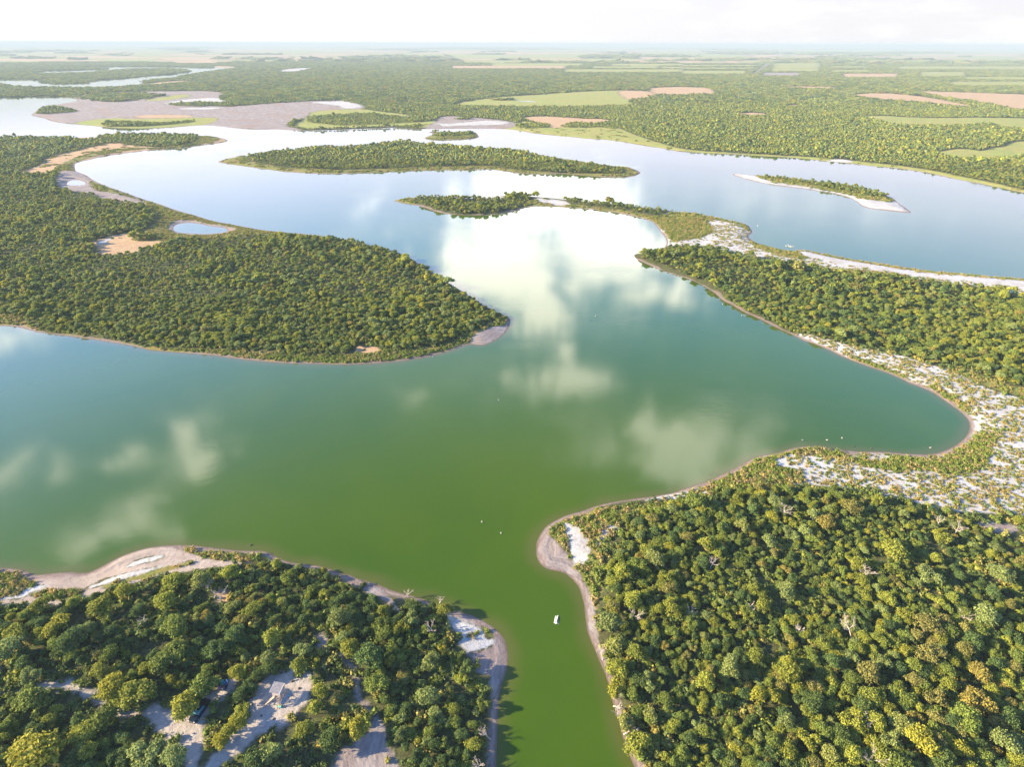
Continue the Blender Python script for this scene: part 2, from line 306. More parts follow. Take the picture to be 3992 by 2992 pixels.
('b', .0, 'c: 640,393 1000,398 1010,413 700,407'), ('b', .0, 'c: 1020,450 1060,446 1080,452'),
('s', .0, 'a: 1800,296 1870,280 2000,273 2010,280 1960,292 1900,305 1830,302'), ('b', .0, 'a: 960,378 1100,362 1220,358 1220,366 1080,378'),
('b', .0, 'a: 1380,260 1540,268 1500,280 1400,290 1340,300 1260,300 1400,278'),
# clearing, tracks and parking place
('t', .0, '''t: 1290,530 1390,465 1500,405 1620,370 1720,372 1820,405 1870,470 1880,560 1855,690 1820,760 1740,870 1680,960 1600,1050
1520,1100 1400,1120 1300,1130 1230,1160 1180,1220 1080,1290 980,1370 850,1500 400,1950 250,1900 620,1500 700,1400 830,1270 930,1160 1000,1070
1080,990 1120,880 1150,760 1200,650'''),
('t', .0, '''u: -100,240 0,245 60,235 150,258 200,250 330,225 380,205 480,175 600,165 700,172 800,195 880,225 950,265 1010,340 1080,400 1200,425 1320,450
1400,440 1480,380 1560,375 1640,440 1720,470 1800,430 1850,400 1920,370 1960,350 1930,300 2000,290 2100,260 2180,180 2230,120 2290,150 2240,260 2150,330
2070,420 2000,530 1960,600 1965,700 1950,800 1930,880 1900,1000 1850,1400 1700,1400 1790,1000 1760,880 1700,780 1620,720 1530,640 1450,560 1350,530 1240,520 1150,530
1080,520 1060,480 1000,400 900,385 820,350 800,310 720,270 620,255 480,270 420,265 300,280 200,300 130,335 0,310 -100,300'''),
('t', .05, 'u: -60,0 0,-30 40,0 25,80 20,150 40,220 60,250 0,240 -20,150'),
('t', .0, 'p: 0,790 30,810 15,900 30,980 -30,980 -30,790'),
('m', .15, 'v: 100,330 150,300 260,300 340,400 360,480 345,600 380,700 400,790 470,860 500,960 600,1060 680,1200 700,1350 780,1500 850,1700 1000,2300 -300,2300 0,1650 60,1520 150,1420 200,1330 320,1320 470,1280 500,1180 480,1060 400,960 320,920 280,800 260,700 260,600 220,480 170,430'),
('m', .1, 'q: 0,990 -30,940 20,920 60,960 100,1020 60,1030'),
('m', .15, 'q: 100,440 250,480 330,560 380,660 340,640 260,560 160,520'), ('b', .1, 'p: 1390,340 1480,330 1500,420 1450,470 1400,420'),
('m', .1, 'p: 1700,640 1800,650 1790,720 1700,700'), ('m', .1, 'p: 2040,640 2140,640 2130,740 2060,730'), ('m', .2, 'r: 1460,440 1600,450 1690,480 1640,520 1520,500'),
# rims of the islands
('h', .8, 'c: 320,962 400,962 540,978 700,992 860,1015 1020,1037 1180,1060 1320,1100 1370,1120 f: 1400,155 1440,180 1488,220 1380,208 1220,190 1150,165 1110,130 1000,95 850,70 700,50 560,30 420,0 c: 350,975'),
('s', .05, 'c: 320,962 345,957 400,960 470,970 480,988 600,1022 750,1042 900,1066 1010,1084 1100,1105 1160,1128 f: 1200,138 1280,148 1370,148 1385,135 1440,180 1488,220 1380,208 1220,190 1150,165 1110,130 1000,95 850,70 700,50 560,30 420,0 c: 350,975'),
('h', .7, 'b: 530,733 600,708 640,688 870,688 898,722 800,738 600,742'),
('h', .6, 'a: 1408,882 1500,850 1590,840 1600,880 1700,905 1850,925 2000,935 2212,945 b: 150,940 400,930 700,920 1000,915 1060,935 1300,955 1600,965 1830,975 1850,945 1800,925 1600,905 1400,880 1270,845 1290,832 1500,870 1760,909 1900,930 1945,950 1890,978 1760,985 1500,965 1260,965 1000,935 700,938 400,945 100,957 a: 2212,962 2000,958 1800,942 1600,915 1430,890'),
# the road through the far fields
('m', .0, 'c: 425,328 440,328 500,280 560,235 620,180 662,142 672,142 630,182 572,237 512,285 450,328'),
]
# stands of trees on open ground
WOODS = ['a: 530,468 600,447 760,438 900,440 1070,457 1050,465 900,485 750,500 600,492', 'a: 240,562 280,533 350,525 450,542 515,562 430,570 300,578 225,575',
 'a: 1090,515 1200,503 1440,502 1430,520 1300,530 1140,525', 'a: 660,650 700,628 900,628 1100,638 1260,618 1270,628 1100,648 900,660 700,660',
 'b: -30,580 230,577 440,600 600,605 600,622 300,645 -30,655', 'a: 1985,595 2212,580 2212,655 1990,630', 'b: 600,720 640,700 700,698 860,700 840,715 760,722 640,722',
 'b: 710,608 850,604 850,612 760,615', 'b: 1120,655 1200,638 1340,640 1360,665 1260,668 1150,665', 'b: 1420,660 1490,635 1600,640 1590,665 1500,668', 'b: 1640,660 1700,640 1810,640 1820,670 1740,672',
 'b: 940,490 1000,478 1110,480 1115,488 1000,490', 'c: 500,985 620,985 780,1007 1000,1037 1180,1062 1300,1100 1350,1120 1240,1120 1050,1085 850,1045 700,1015',
 'c: 1830,322 2000,310 2212,300 2212,332 2000,330', 'd: 850,405 900,370 960,375 1080,400 960,405']
# long fields beyond the woods (x0, x1, y0, y1, kind)
STRIPES = [('c', 0, 495, 236, 245, 'b'), ('c', 0, 480, 254, 264, 'g'), ('c', 0, 455, 271, 283, 'g'), ('c', 0, 412, 292, 316, 'g'),
 ('b', 1850, 2212, 230, 241, 'b'), ('b', 1750, 2212, 247, 262, 'g'), ('b', 1630, 2050, 264, 279, 'g'), ('b', 2080, 2212, 266, 280, 'g'), ('b', 1450, 2212, 283, 305, 'g'),
 ('b', 720, 1450, 260, 281, 'b'), ('b', 980, 1560, 244, 262, 'g'), ('b', 800, 1180, 232, 242, 'g'), ('b', 1200, 1700, 228, 238, 'b'), ('c', 590, 885, 243, 276, 'g'), ('c', 575, 885, 277, 299, 'g'),
 ('c', 520, 760, 305, 328, 'm'), ('c', 1040, 1390, 311, 338, 'b'), ('c', 960, 1180, 262, 274, 'g'), ('c', 960, 1210, 287, 303, 'g'), ('c', 1400, 2300, 263, 284, 'g'),
 ('c', 1540, 1830, 300, 332, 'g'), ('c', 1820, 2300, 333, 352, 'g'), ('c', 1740, 2300, 363, 392, 'g'), ('c', 1190, 1680, 233, 242, 'g'), ('c', 1660, 2010, 206, 220, 'g'),
 ('c', 1700, 2250, 226, 237, 'g'), ('c', 1470, 1640, 190, 204, 'g'), ('c', 680, 930, 158, 178, 'g'), ('c', 1070, 1160, 198, 208, 'g'), ('a', 500, 1000, 151, 163, 'g'),
 ('a', 1380, 2212, 166, 186, 'g'), ('b', 0, 840, 172, 196, 'g'), ('a', 1050, 1500, 205, 215, 'b'), ('a', 1550, 2120, 192, 214, 'b'), ('a', 1150, 1400, 235, 246, 'b'),
 ('a', -60, 60, 224, 238, 'b'), ('b', 720, 1560, 188, 214, 'g'), ('b', 1220, 1680, 176, 188, 'b'), ('b', 1900, 2212, 175, 186, 'g'), ('c', 0, 135, 176, 186, 'g'),
 ('a', 0, 700, 180, 190, 'g'), ('b', 500, 1100, 155, 163, 'g'), ('b', 1500, 2100, 158, 167, 'g'), ('c', 1850, 2300, 168, 182, 'g'), ('c', 1280, 1800, 158, 167, 'g'),
 ('c', 0, 600, 205, 211, 'g'), ('c', 1900, 2300, 268, 286, 'g'), ('a', 1700, 2212, 140, 148, 'g'), ('b', 0, 600, 140, 147, 'g'), ('a', 200, 900, 140, 146, 'g')]

def lin_d(P, poly):
    """signed distance, positive inside"""
    x, y = P[:, 0], P[:, 1]
    d2 = np.full(len(P), 1e18); inside = np.zeros(len(P), bool)
    a = poly; b = np.roll(poly, -1, 0)
    for (x0, y0), (x1, y1) in zip(a, b):
        ex, ey = x1-x0, y1-y0; L = ex*ex+ey*ey+1e-12
        wx, wy = x-x0, y-y0
        t = np.clip((wx*ex+wy*ey)/L, 0, 1)
        dx, dy = wx-t*ex, wy-t*ey
        np.minimum(d2, dx*dx+dy*dy, out=d2)
        if y0 != y1:
            c = ((y0 > y) != (y1 > y)) & (x < ex*(y-y0)/ey + x0)
            inside ^= c
    return np.where(inside, 1, -1)*np.sqrt(d2)

# survey grid: rows run away from the camera, columns spread with the view
s_, c_ = math.sin(PITCH), math.cos(PITCH)
def row_y(py):
    v = (py-1496)/FPX; dn = v*c_+s_
    return CAM_H*(c_-v*s_)/dn
pys = np.concatenate([np.arange(3400, 1500, -6), np.arange(1500, 700, -4), np.arange(700, 300, -2), np.arange(300, 171, -1)])
rows = np.concatenate([[-300, -150, -60, 0, 25], row_y(pys)])
rows = rows[rows < 150000]; rows = np.append(rows, [170000])
cols = np.linspace(-1.35, 1.35, 600)
NR, NC = len(rows), len(cols)
halfw = np.maximum(.749*rows+52, 40)
GX = cols[None, :]*halfw[:, None]; GY = np.repeat(rows[:, None], NC, 1)
GP = np.stack([GX.ravel(), GY.ravel()], 1)
rs = np.gradient(rows); WD = np.repeat(np.maximum(1.0, rs*0.8)[:, None], NC, 1).ravel()
lake = smooth(trace(LAKE), 1)
near = GP[:, 1] < 9000
shore = np.full(len(GP), 500.0)
shore[near] = -lin_d(GP[near], lake)
for s in ISLES:
    shore = np.where(near, np.maximum(shore, -1e9), shore)
    p = smooth(trace(s), 1); m = (GP[:, 1] < p[:, 1].max()+200) & (GP[:, 1] > p[:, 1].min()-200)
    shore[m] = np.maximum(shore[m], lin_d(GP[m], p))
for s in PONDS:
    p = smooth(trace(s), 1); m = (GP[:, 1] < p[:, 1].max()+300) & (GP[:, 1] > p[:, 1].min()-300)
    shore[m] = np.minimum(shore[m], -lin_d(GP[m], p))
KIND = 'hgbmstw'
A = {k: np.full(len(GP), -4.0) for k in KIND}
shrub = np.zeros(len(GP)); openm = np.full(len(GP), -4.0)
def stamp(kind, dens, p):
    mg = 5*np.interp(p[:, 1].max(), rows, np.maximum(1, rs))
    m = (GP[:, 1] < p[:, 1].max()+mg) & (GP[:, 1] > p[:, 1].min()-mg) & (GP[:, 0] < p[:, 0].max()+mg) & (GP[:, 0] > p[:, 0].min()-mg)
    if not m.any(): return
    d = np.clip(lin_d(GP[m], p)/WD[m], -4, 4)
    for k in KIND:            # the later outline lies on top
        A[k][m] = np.maximum(A[k][m], d) if k == kind else np.minimum(A[k][m], np.maximum(-d, -4))
    openm[m] = np.maximum(openm[m], d)
    shrub[m] = np.where(d > 0, dens, shrub[m])
for k, dn, s in OPEN: stamp(k, dn, smooth(trace(s), 1))
def rect(tag, x0, x1, y0, y1):
    X, Y, S = TF[tag]
    xs = np.array([x0, x1, x1, x0])*S+X; ys = np.array([y0, y0, y1, y1])*S+Y
    return at(xs, ys)
for tg, x0, x1, y0, y1, k in STRIPES: stamp(k, 0, rect(tg, x0, x1, y0, y1))
for i in range(320):          # more long narrow fields far out
    py = 176+(rng.random()**1.3)*62; x0 = rng.uniform(-400, 4200); L = rng.uniform(60, 520)
    h = rng.uniform(1.8, 3.6)+(py-176)*.06
    xs = np.array([x0, x0+L, x0+L*1.01, x0-h]); ys = np.array([py, py+rng.uniform(-.4, .4), py+h, py+h])
    stamp('ggb'[rng.integers(3)], 0, at(xs, ys))
wood = np.full(len(GP), -4.0)
for s in WOODS:
    p = trace(s); m = (GP[:, 1] < p[:, 1].max()+60) & (GP[:, 1] > p[:, 1].min()-60)
    wood[m] = np.maximum(wood[m], np.clip(lin_d(GP[m], p)/WD[m], -4, 4))
openm = np.minimum(openm, np.maximum(-wood, -4))

HW = np.maximum(9.0, 1.5*np.repeat(rs[:, None], NC, 1).ravel())
def hprof(d, hw): return np.clip(d/hw, -1, 1)*1.1
GZ = hprof(shore, HW) + np.where(shore > 3, .22*np.sin(GX.ravel()*.11)*np.cos(GY.ravel()*.083), 0)
GZ[GP[:, 1] > 9000] = 1.0

def sample(arr, P):
    """bilinear look-up of a survey value at ground points"""
    r = np.interp(P[:, 1], rows, np.arange(NR)); r0 = np.clip(r.astype(int), 0, NR-2); fr = r-r0
    c = (P[:, 0]/np.interp(P[:, 1], rows, halfw)-cols[0])/(cols[1]-cols[0]); c0 = np.clip(c.astype(int), 0, NC-2); fc = np.clip(c-c0, 0, 1)
    a = arr.reshape(NR, NC)
    return (a[r0, c0]*(1-fr)*(1-fc)+a[r0+1, c0]*fr*(1-fc)+a[r0, c0+1]*(1-fr)*fc+a[r0+1, c0+1]*fr*fc)

# ---------------------------------------------------------------- tags and mesh helpers
def link(o): SC.collection.objects.link(o); return o
def tag(o, label, cat, group=None, kind=None):
    if label: o['label'] = label
    if cat: o['category'] = cat
    if group: o['group'] = group
    if kind: o['kind'] = kind
    return o
def mesh_np(name, V, F, mat=None, attrs=None, smooth_=False):
    me = bpy.data.meshes.new(name)
    F = np.asarray(F, np.int32); n = F.shape[1]
    me.vertices.add(len(V)); me.vertices.foreach_set('co', np.asarray(V, np.float32).ravel())
    me.loops.add(F.size); me.loops.foreach_set('vertex_index', F.ravel())
    me.polygons.add(len(F)); me.polygons.foreach_set('loop_start', np.arange(0, F.size, n, dtype=np.int32))
    if smooth_: me.polygons.foreach_set('use_smooth', np.ones(len(F), bool))
    for k, v in (attrs or {}).items():
        a = me.attributes.new(k, 'FLOAT', 'POINT'); a.data.foreach_set('value', np.asarray(v, np.float32))
    me.update(); me.validate()
    if mat: me.materials.append(mat)
    return me

def principled(name, col=(.5, .5, .5), rough=.6, **kw):
    m = bpy.data.materials.new(name); m.use_nodes = True
    t = NT(m.node_tree); b = t.n['Principled BSDF']
    b.inputs['Base Color'].default_value = (*col, 1); b.inputs['Roughness'].default_value = rough
    for k, v in kw.items(): b.inputs[k].default_value = v
    return m, t, b
def paint(name, col, rough=.6, var=.25, scale=6.0, **kw):
    """a plain finish with uneven wear"""
    m, t, b = principled(name, col, rough, **kw)
    g = t.new('ShaderNodeTexCoord').outputs['Object']
    n = t.noise(g, scale, 4, .6)
    dark = tuple(c*(1-var) for c in col); lite = tuple(min(1, c*(1+var*.6)) for c in col)
    t.l.new(t.mix(t.step(n, .3, .7), dark, lite), b.inputs['Base Color'])
    return m

# ---------------------------------------------------------------- ground
gm, t, b = principled('ground', rough=.95)
pos = t.new('ShaderNodeNewGeometry').outputs['Position']
n_big = t.noise(pos, .02, 4, .6); n_mid = t.noise(pos, .12, 5, .65); n_fin = t.noise(pos, .9, 5, .65); n_tiny = t.noise(pos, 4.0, 3, .6)
wob = t.math('MULTIPLY', t.math('ADD', t.math('SUBTRACT', n_fin, .5), t.math('MULTIPLY', t.math('SUBTRACT', n_mid, .5), 2.0)), 1.8)
def msk(k, soft=.5): return t.step(t.math('ADD', t.attr(k), wob), -soft, soft)
sh = t.attr('shore')
col = t.mix(t.step(n_fin, .35, .65), (0.046, 0.046, 0.025), (0.083, 0.092, 0.037))
col = t.mix(t.step(n_mid, .5, .7), col, (0.062, 0.092, 0.027))
scr = t.mix(t.step(n_fin, .4, .6), (0.100, 0.125, 0.029), (0.167, 0.167, 0.046))
scr = t.mix(t.step(n_mid, .45, .65), scr, (0.192, 0.150, 0.058))
col = t.mix(msk('h'), col, scr)
gra = t.mix(t.step(n_big, .35, .65), (0.225, 0.258, 0.062), (0.275, 0.250, 0.075))
gra = t.mix(t.step(n_mid, .4, .75), gra, (0.167, 0.200, 0.058))
gra = t.mix(t.step(n_fin, .45, .8), gra, (0.142, 0.142, 0.050))
col = t.mix(msk('g'), col, gra)
bar = t.mix(t.step(n_mid, .3, .7), (0.333, 0.208, 0.133), (0.375, 0.275, 0.167)); bar = t.mix(t.step(n_fin, .5, .75), bar, (0.217, 0.167, 0.083))
col = t.mix(msk('b'), col, bar)
# old water lines run parallel to the shore in the mud
ringv = t.math('ADD', t.math('MULTIPLY', sh, 2.6), t.math('MULTIPLY', n_mid, 16.0))
ring = t.math('MULTIPLY', t.math('ADD', t.math('SINE', ringv), t.math('SINE', t.math('MULTIPLY', ringv, 2.3))), .25)
ring = t.math('ADD', ring, .5)
mud = t.mix(ring, (.155, .128, .130), (.245, .212, .208)); mud = t.mix(t.step(n_mid, .45, .75), mud, (.285, .262, .270))
mud = t.mix(t.step(n_big, .5, .66), mud, (.215, .160, .145))
col = t.mix(msk('m'), col, mud)
san = t.mix(t.step(n_mid, .35, .65), (.27, .225, .20), (.36, .31, .285)); san = t.mix(t.math('MULTIPLY', ring, .5), san, (.23, .185, .165))
col = t.mix(msk('w'), col, san)
sal = t.mix(t.step(n_mid, .4, .7), (0.395, 0.400, 0.430), (0.315, 0.300, 0.300)); sal = t.mix(t.step(n_fin, .50, .72), sal, (0.233, 0.217, 0.167)); sal = t.mix(t.math('MULTIPLY', t.step(n_tiny, .5, .7), .3), sal, (0.217, 0.217, 0.150))
col = t.mix(msk('s'), col, sal)
tra = t.mix(t.step(n_fin, .35, .7), (.29, .26, .25), (.37, .33, .31)); tra = t.mix(t.step(n_tiny, .6, .75), tra, (.20, .165, .15))
col = t.mix(msk('t', .8), col, tra)
# damp muddy margin
shw = t.math('DIVIDE', sh, t.step(t.noise(pos, .035, 3, .6), .35, .65, .35, 1.9))
edge = t.step(t.math('ADD', shw, t.math('MULTIPLY', wob, 1.0)), .6, 2.1, 1, 0)
col = t.mix(edge, col, t.mix(ring, (0.158, 0.121, 0.117), (0.242, 0.192, 0.179)))
wet = t.step(sh, .05, .9, 1, 0)
col = t.mix(t.math('MULTIPLY', wet, .75), col, (0.083, 0.067, 0.050))
# distant land seen as mottled bush
t.l.new(col, b.inputs['Base Color']); b.inputs['Specular IOR Level'].default_value = .1
bp = t.new('ShaderNodeBump'); bp.inputs['Strength'].default_value = .8; bp.inputs['Distance'].default_value = .25
t.l.new(t.math('ADD', n_fin, t.math('MULTIPLY', n_tiny, .3)), bp.inputs['Height']); t.l.new(bp.outputs[0], b.inputs['Normal'])
# wheel ruts of the clearing and tracks
idx = np.arange(NR*NC).reshape(NR, NC)
F = np.stack([idx[:-1, :-1], idx[:-1, 1:], idx[1:, 1:], idx[1:, :-1]], -1).reshape(-1, 4)
at_ = dict(A); at_['shore'] = np.clip(shore, -20, 60)
gme = mesh_np('ground', np.column_stack([GP, GZ]), F, gm, at_, True)
ground = tag(link(bpy.data.objects.new('ground', gme)), 'flat bushland with salt flats, mud shores, meadows and far fields', None, kind='structure')

# ---------------------------------------------------------------- water
wm, t, b = principled('lake_water', rough=.05)
pos = t.new('ShaderNodeNewGeometry').outputs['Position']
cw = t.mix(t.step(t.noise(pos, .009, 3, .6, .4), .35, .65), (.030, .068, .003), (.042, .080, .002))
cw = t.mix(t.math('MULTIPLY', t.step(t.noise(pos, .05, 3, .5, 1.0), .5, .8), .35), cw, (.042, .082, .005))
silt = t.step(t.math('ADD', t.attr('shore'), t.math('MULTIPLY', t.math('SUBTRACT', t.noise(pos, .08, 4, .6), .5), 5.0)), -4.5, 0, 0, .55)
cw = t.mix(silt, cw, (.085, .080, .028))
t.l.new(cw, b.inputs['Base Color']); b.inputs['IOR'].default_value = 1.333
st = t.vmath('MULTIPLY', pos, (1.0, 1.6, 1.0))
rip = t.math('ADD', t.noise(st, 1.1, 3, .5), t.math('MULTIPLY', t.noise(st, .32, 2, .5), 1.6)); patch = t.step(t.noise(pos, .016, 3, .6), .50, .68, .12, 1.0)
bp = t.new('ShaderNodeBump'); bp.inputs['Distance'].default_value = .05
t.l.new(t.math('MULTIPLY', patch, .35), bp.inputs['Strength']); t.l.new(rip, bp.inputs['Height']); t.l.new(bp.outputs[0], b.inputs['Normal'])
t.l.new(t.math('MULTIPLY_ADD', patch, .05, .06), b.inputs['Roughness'])
ri = np.arange(0, NR, 2); ri = ri[rows[ri] < 9000]; ci = np.arange(0, NC, 2); ci[-1] = NC-1
wi = (ri[:, None]*NC+ci[None, :]); WP = GP[wi.ravel()]
q = np.arange(len(ri)*len(ci)).reshape(len(ri), len(ci))
WF = np.stack([q[:-1, :-1], q[:-1, 1:], q[1:, 1:], q[1:, :-1]], -1).reshape(-1, 4)
water = tag(link(bpy.data.objects.new('water', mesh_np('water', np.column_stack([WP, np.zeros(len(WP))]), WF, wm, {'shore': np.clip(shore[wi.ravel()], -60, 20)}, True))), 'calm green lake and channel mirroring clouds', None, kind='structure')

# ---------------------------------------------------------------- trees
LEAF = [('leaf_green', (.136, .176, .036)), ('leaf_yellow_green', (.205, .225, .036)), ('leaf_dark_green', (.078, .122, .037)),
        ('leaf_olive_brown', (.185, .178, .050)), ('leaf_grey_green', (.175, .215, .068))]
def leafmat(name, c, gain=1.0):
    m, t, b = principled(name, c, .75)
    rnd = t.new('ShaderNodeObjectInfo').outputs['Random']
    g = t.new('ShaderNodeNewGeometry').outputs['Position']
    n = t.noise(g, 1.6, 2, .6)
    gain = 1.13; a = tuple(x*gain*.75 for x in c); z = tuple(min(1, x*gain*1.3) for x in c)
    col = t.mix(t.math('MULTIPLY_ADD', rnd, .65, t.math('MULTIPLY', t.step(n, .3, .7), .35)), a, z)
    warm = t.mix(t.step(t.math('FRACT', t.math('MULTIPLY', rnd, 7.31)), .55, 1.0), col, (c[0]*1.25*gain, c[1]*1.1*gain, c[2]*.9*gain))
    n2 = t.noise(g, 4.5, 2, .7)
    tip = t.step(n2, .32, .68, .45, 1.55)
    warm = t.vmath('SCALE', warm); t.put(warm.node.inputs['Scale'], tip)
    t.l.new(warm, b.inputs['Base Color']); b.inputs['Specular IOR Level'].default_value = .15
    tr = t.new('ShaderNodeBsdfTranslucent'); t.l.new(warm, tr.inputs[0])
    mx = t.new('ShaderNodeMixShader'); mx.inputs[0].default_value = .33
    t.l.new(b.outputs[0], mx.inputs[1]); t.l.new(tr.outputs[0], mx.inputs[2])
    t.l.new(mx.outputs[0], t.n['Material Output'].inputs[0])
    return m
LM = [leafmat(n, c) for n, c in LEAF]
bark = paint('bark', (.16, .13, .11), .9, .4, 9)
deadwood = paint('dead_wood', (.42, .36, .32), .85, .3, 9)

def leaves(cen, rad, n, size, r):
    """leaf sprays set round the surface of lobes (cen, rad)"""
    wgt = rad**2/np.sum(rad**2); L = r.choice(len(cen), n, p=wgt)
    u = r.normal(size=(n, 3)); u /= np.linalg.norm(u, axis=1)[:, None]
    u[:, 2] = np.where(u[:, 2] < -.3, -u[:, 2]*.6, u[:, 2]); u /= np.linalg.norm(u, axis=1)[:, None]
    p = cen[L] + u*rad[L][:, None]*((r.uniform(.62, 1.22, n)*(1+.28*np.sin(u[:, 0]*5+L*2.1)*np.sin(u[:, 1]*6+L)*np.sin(u[:, 2]*4+L*.7)+.1))[:, None])*np.array([1, 1, .82])
    nn = u*np.array([1, 1, .75]) + r.normal(size=(n, 3))*.7; nn /= np.linalg.norm(nn, axis=1)[:, None]
    tt = np.cross(nn, r.normal(size=(n, 3))); tt /= np.linalg.norm(tt, axis=1)[:, None]
    bb = np.cross(nn, tt); s = size*r.uniform(.6, 1.35, n)[:, None]
    V = np.stack([p-tt*s-bb*s*.6, p+tt*s*.9-bb*s*.7, p+tt*s*.8+bb*s*.7, p-tt*s*.7+bb*s*.6], 1).reshape(-1, 3)
    return V, np.arange(4*n).reshape(-1, 4)
def core(cen, rad, f, seg=7, rng_=5):
    """inner twig mass of each lobe"""
    V, F = [], []
    for c, r0 in zip(cen, rad):
        o = len(V)
        for i in range(rng_+1):
            th = math.pi*i/rng_
            for j in range(seg):
                ph = 2*math.pi*j/seg
                V.append(c+r0*f*np.array([math.sin(th)*math.cos(ph), math.sin(th)*math.sin(ph), .8*math.cos(th)]))
        for i in range(rng_):
            for j in range(seg):
                F.append((o+i*seg+j, o+i*seg+(j+1) % seg, o+(i+1)*seg+(j+1) % seg, o+(i+1)*seg+j))
    return np.array(V), np.array(F)
def crown_geo(seed, n, size, lobes=9, spread=1.35, flat=.62, cores=True):
    r = np.random.default_rng(seed)
    ang = r.uniform(0, 6.283, lobes); q = np.sqrt(r.uniform(0, 1, lobes))*spread
    rad = r.uniform(.42, .95, lobes)*(1.12-.3*q/spread)
    cz = 2.15+(1-(q/spread)**2)*.95*flat/.62*r.uniform(.6, 1.25, lobes)-r.uniform(0, .5, lobes)
    cen = np.stack([q*np.cos(ang)*1.22, q*np.sin(ang)*.82, cz], 1)
    V, F = leaves(cen, rad, n, size, r)
    if cores:
        V2, F2 = core(cen, rad, .6); F = np.vstack([F, F2+len(V)]); V = np.vstack([V, V2])
    return V, F
SRC = bpy.data.collections.new('foliage_sources')     # kept out of the scene; only feeds the woodland
sources = []
def source(me):
    o = bpy.data.objects.new('src_%03d' % len(sources), me); SRC.objects.link(o); sources.append(o); return len(sources)-1
NEARSHAPES = 7
crown_me = {}
near_id, mid_id, far_id = {}, {}, {}
for k in range(NEARSHAPES):
    V, F = crown_geo(100+k, 2400, .125, 14+2*k, 1.45+.1*(k % 4), .55+.09*k)
    for c in range(5):
        me = mesh_np('crown', V, F, LM[c]); crown_me[k, c] = me; near_id[k, c] = source(me)
for k in range(4):
    V, F = crown_geo(200+k, 420, .27, 11+k, 1.45, .6+.1*k); 
    for c in range(5): mid_id[k, c] = source(mesh_np('crown_mid', V, F, LM[c]))
for k in range(3):
    V, F = crown_geo(300+k, 70, .55, 6, 1.35, .62, False); V2, F2 = core(np.array([[0, 0, 2.2]]), np.array([2.0]), .8, 6, 4)
    F = np.vstack([F, F2+len(V)]); V = np.vstack([V, V2])
    for c in range(5): far_id[k, c] = source(mesh_np('crown_far', V, F, LM[c]))
patch_id = []
PA = 22.0
for k in range(5):
    r = np.random.default_rng(400+k); Vs, Fs = [], []; o = 0
    for i in range(34):
        x, y = r.uniform(-PA/2, PA/2, 2); s = r.uniform(.7, 1.35); 
        V, F = crown_geo(4000+k*50+i, 16, .95, 4, 1.2, .62, False); V2, F2 = core(np.array([[0, 0, 2.0]]), np.array([2.0]), .8, 5, 3)
        F = np.vstack([F, F2+len(V)]); V = np.vstack([V, V2])*s+np.array([x, y, 0]); Vs.append(V); Fs.append(F+o); o += len(V)
    patch_id.append(source(mesh_np('bush_patch', np.vstack(Vs), np.vstack(Fs), LM[[0, 4, 2, 1, 3][k]])))
big_id = []
PB = 110.0
for k in range(4):
    r = np.random.default_rng(500+k); n = 420
    xy = r.uniform(-PB/2, PB/2, (n, 2)); rad = r.uniform(2.2, 5.0, n); cen = np.column_stack([xy, rad*.45+1])
    V, F = core(cen, rad, 1.0, 5, 3)
    big_id.append(source(mesh_np('bush_far', V+r.normal(size=V.shape)*.5, F, LM[[0, 2, 4, 3][k]])))
# low shrubs
SH = [leafmat('shrub_green', (.14, .18, .035)), leafmat('shrub_orange', (.25, .21, .085)), leafmat('shrub_olive', (.22, .21, .060)), leafmat('shrub_dark', (.085, .12, .036))]
shrub_id = {}
for k in range(3):
    r = np.random.default_rng(600+k); n = 5
    cen = np.column_stack([r.normal(size=(n, 2))*.38, r.uniform(.15, .38, n)]); rad = r.uniform(.3, .5, n)
    V, F = leaves(cen, rad, 90, .11, r); V2, F2 = core(cen, rad, .75, 5, 3)
    F = np.vstack([F, F2+len(V)]); V = np.vstack([V, V2])
    for c in range(4): shrub_id[k, c] = source(mesh_np('shrub', V, F, SH[c]))

def hn(P, s, seed=0):
    """smooth value noise for stand colour and gaps"""
    P = P/s + seed*17.3; i = np.floor(P).astype(np.int64); f = P-i; f = f*f*(3-2*f)
    def h(a, b_): return ((a*73856093 ^ b_*19349663 ^ (seed*83492791)) % 100003)/100003.0
    a, b_ = i[:, 0], i[:, 1]
    return (h(a, b_)*(1-f[:, 0])+h(a+1, b_)*f[:, 0])*(1-f[:, 1])+(h(a, b_+1)*(1-f[:, 0])+h(a+1, b_+1)*f[:, 0])*f[:, 1]
def fan(y0, y1, step, jit=.42):
    """jittered grid over the part of the land the view fans out over"""
    ys = np.arange(y0, y1, step); out = []
    for y in ys:
        hw = (.749*max(y, 0)+52)*1.16+14
        x = np.arange(-hw, hw, step)
        out.append(np.stack([x+step*.5*(int(y/step) % 2), np.full(len(x), y)], 1))
    P = np.vstack(out); return P+rng.uniform(-jit, jit, P.shape)*step
def ground_z(P): return sample(GZ, P)

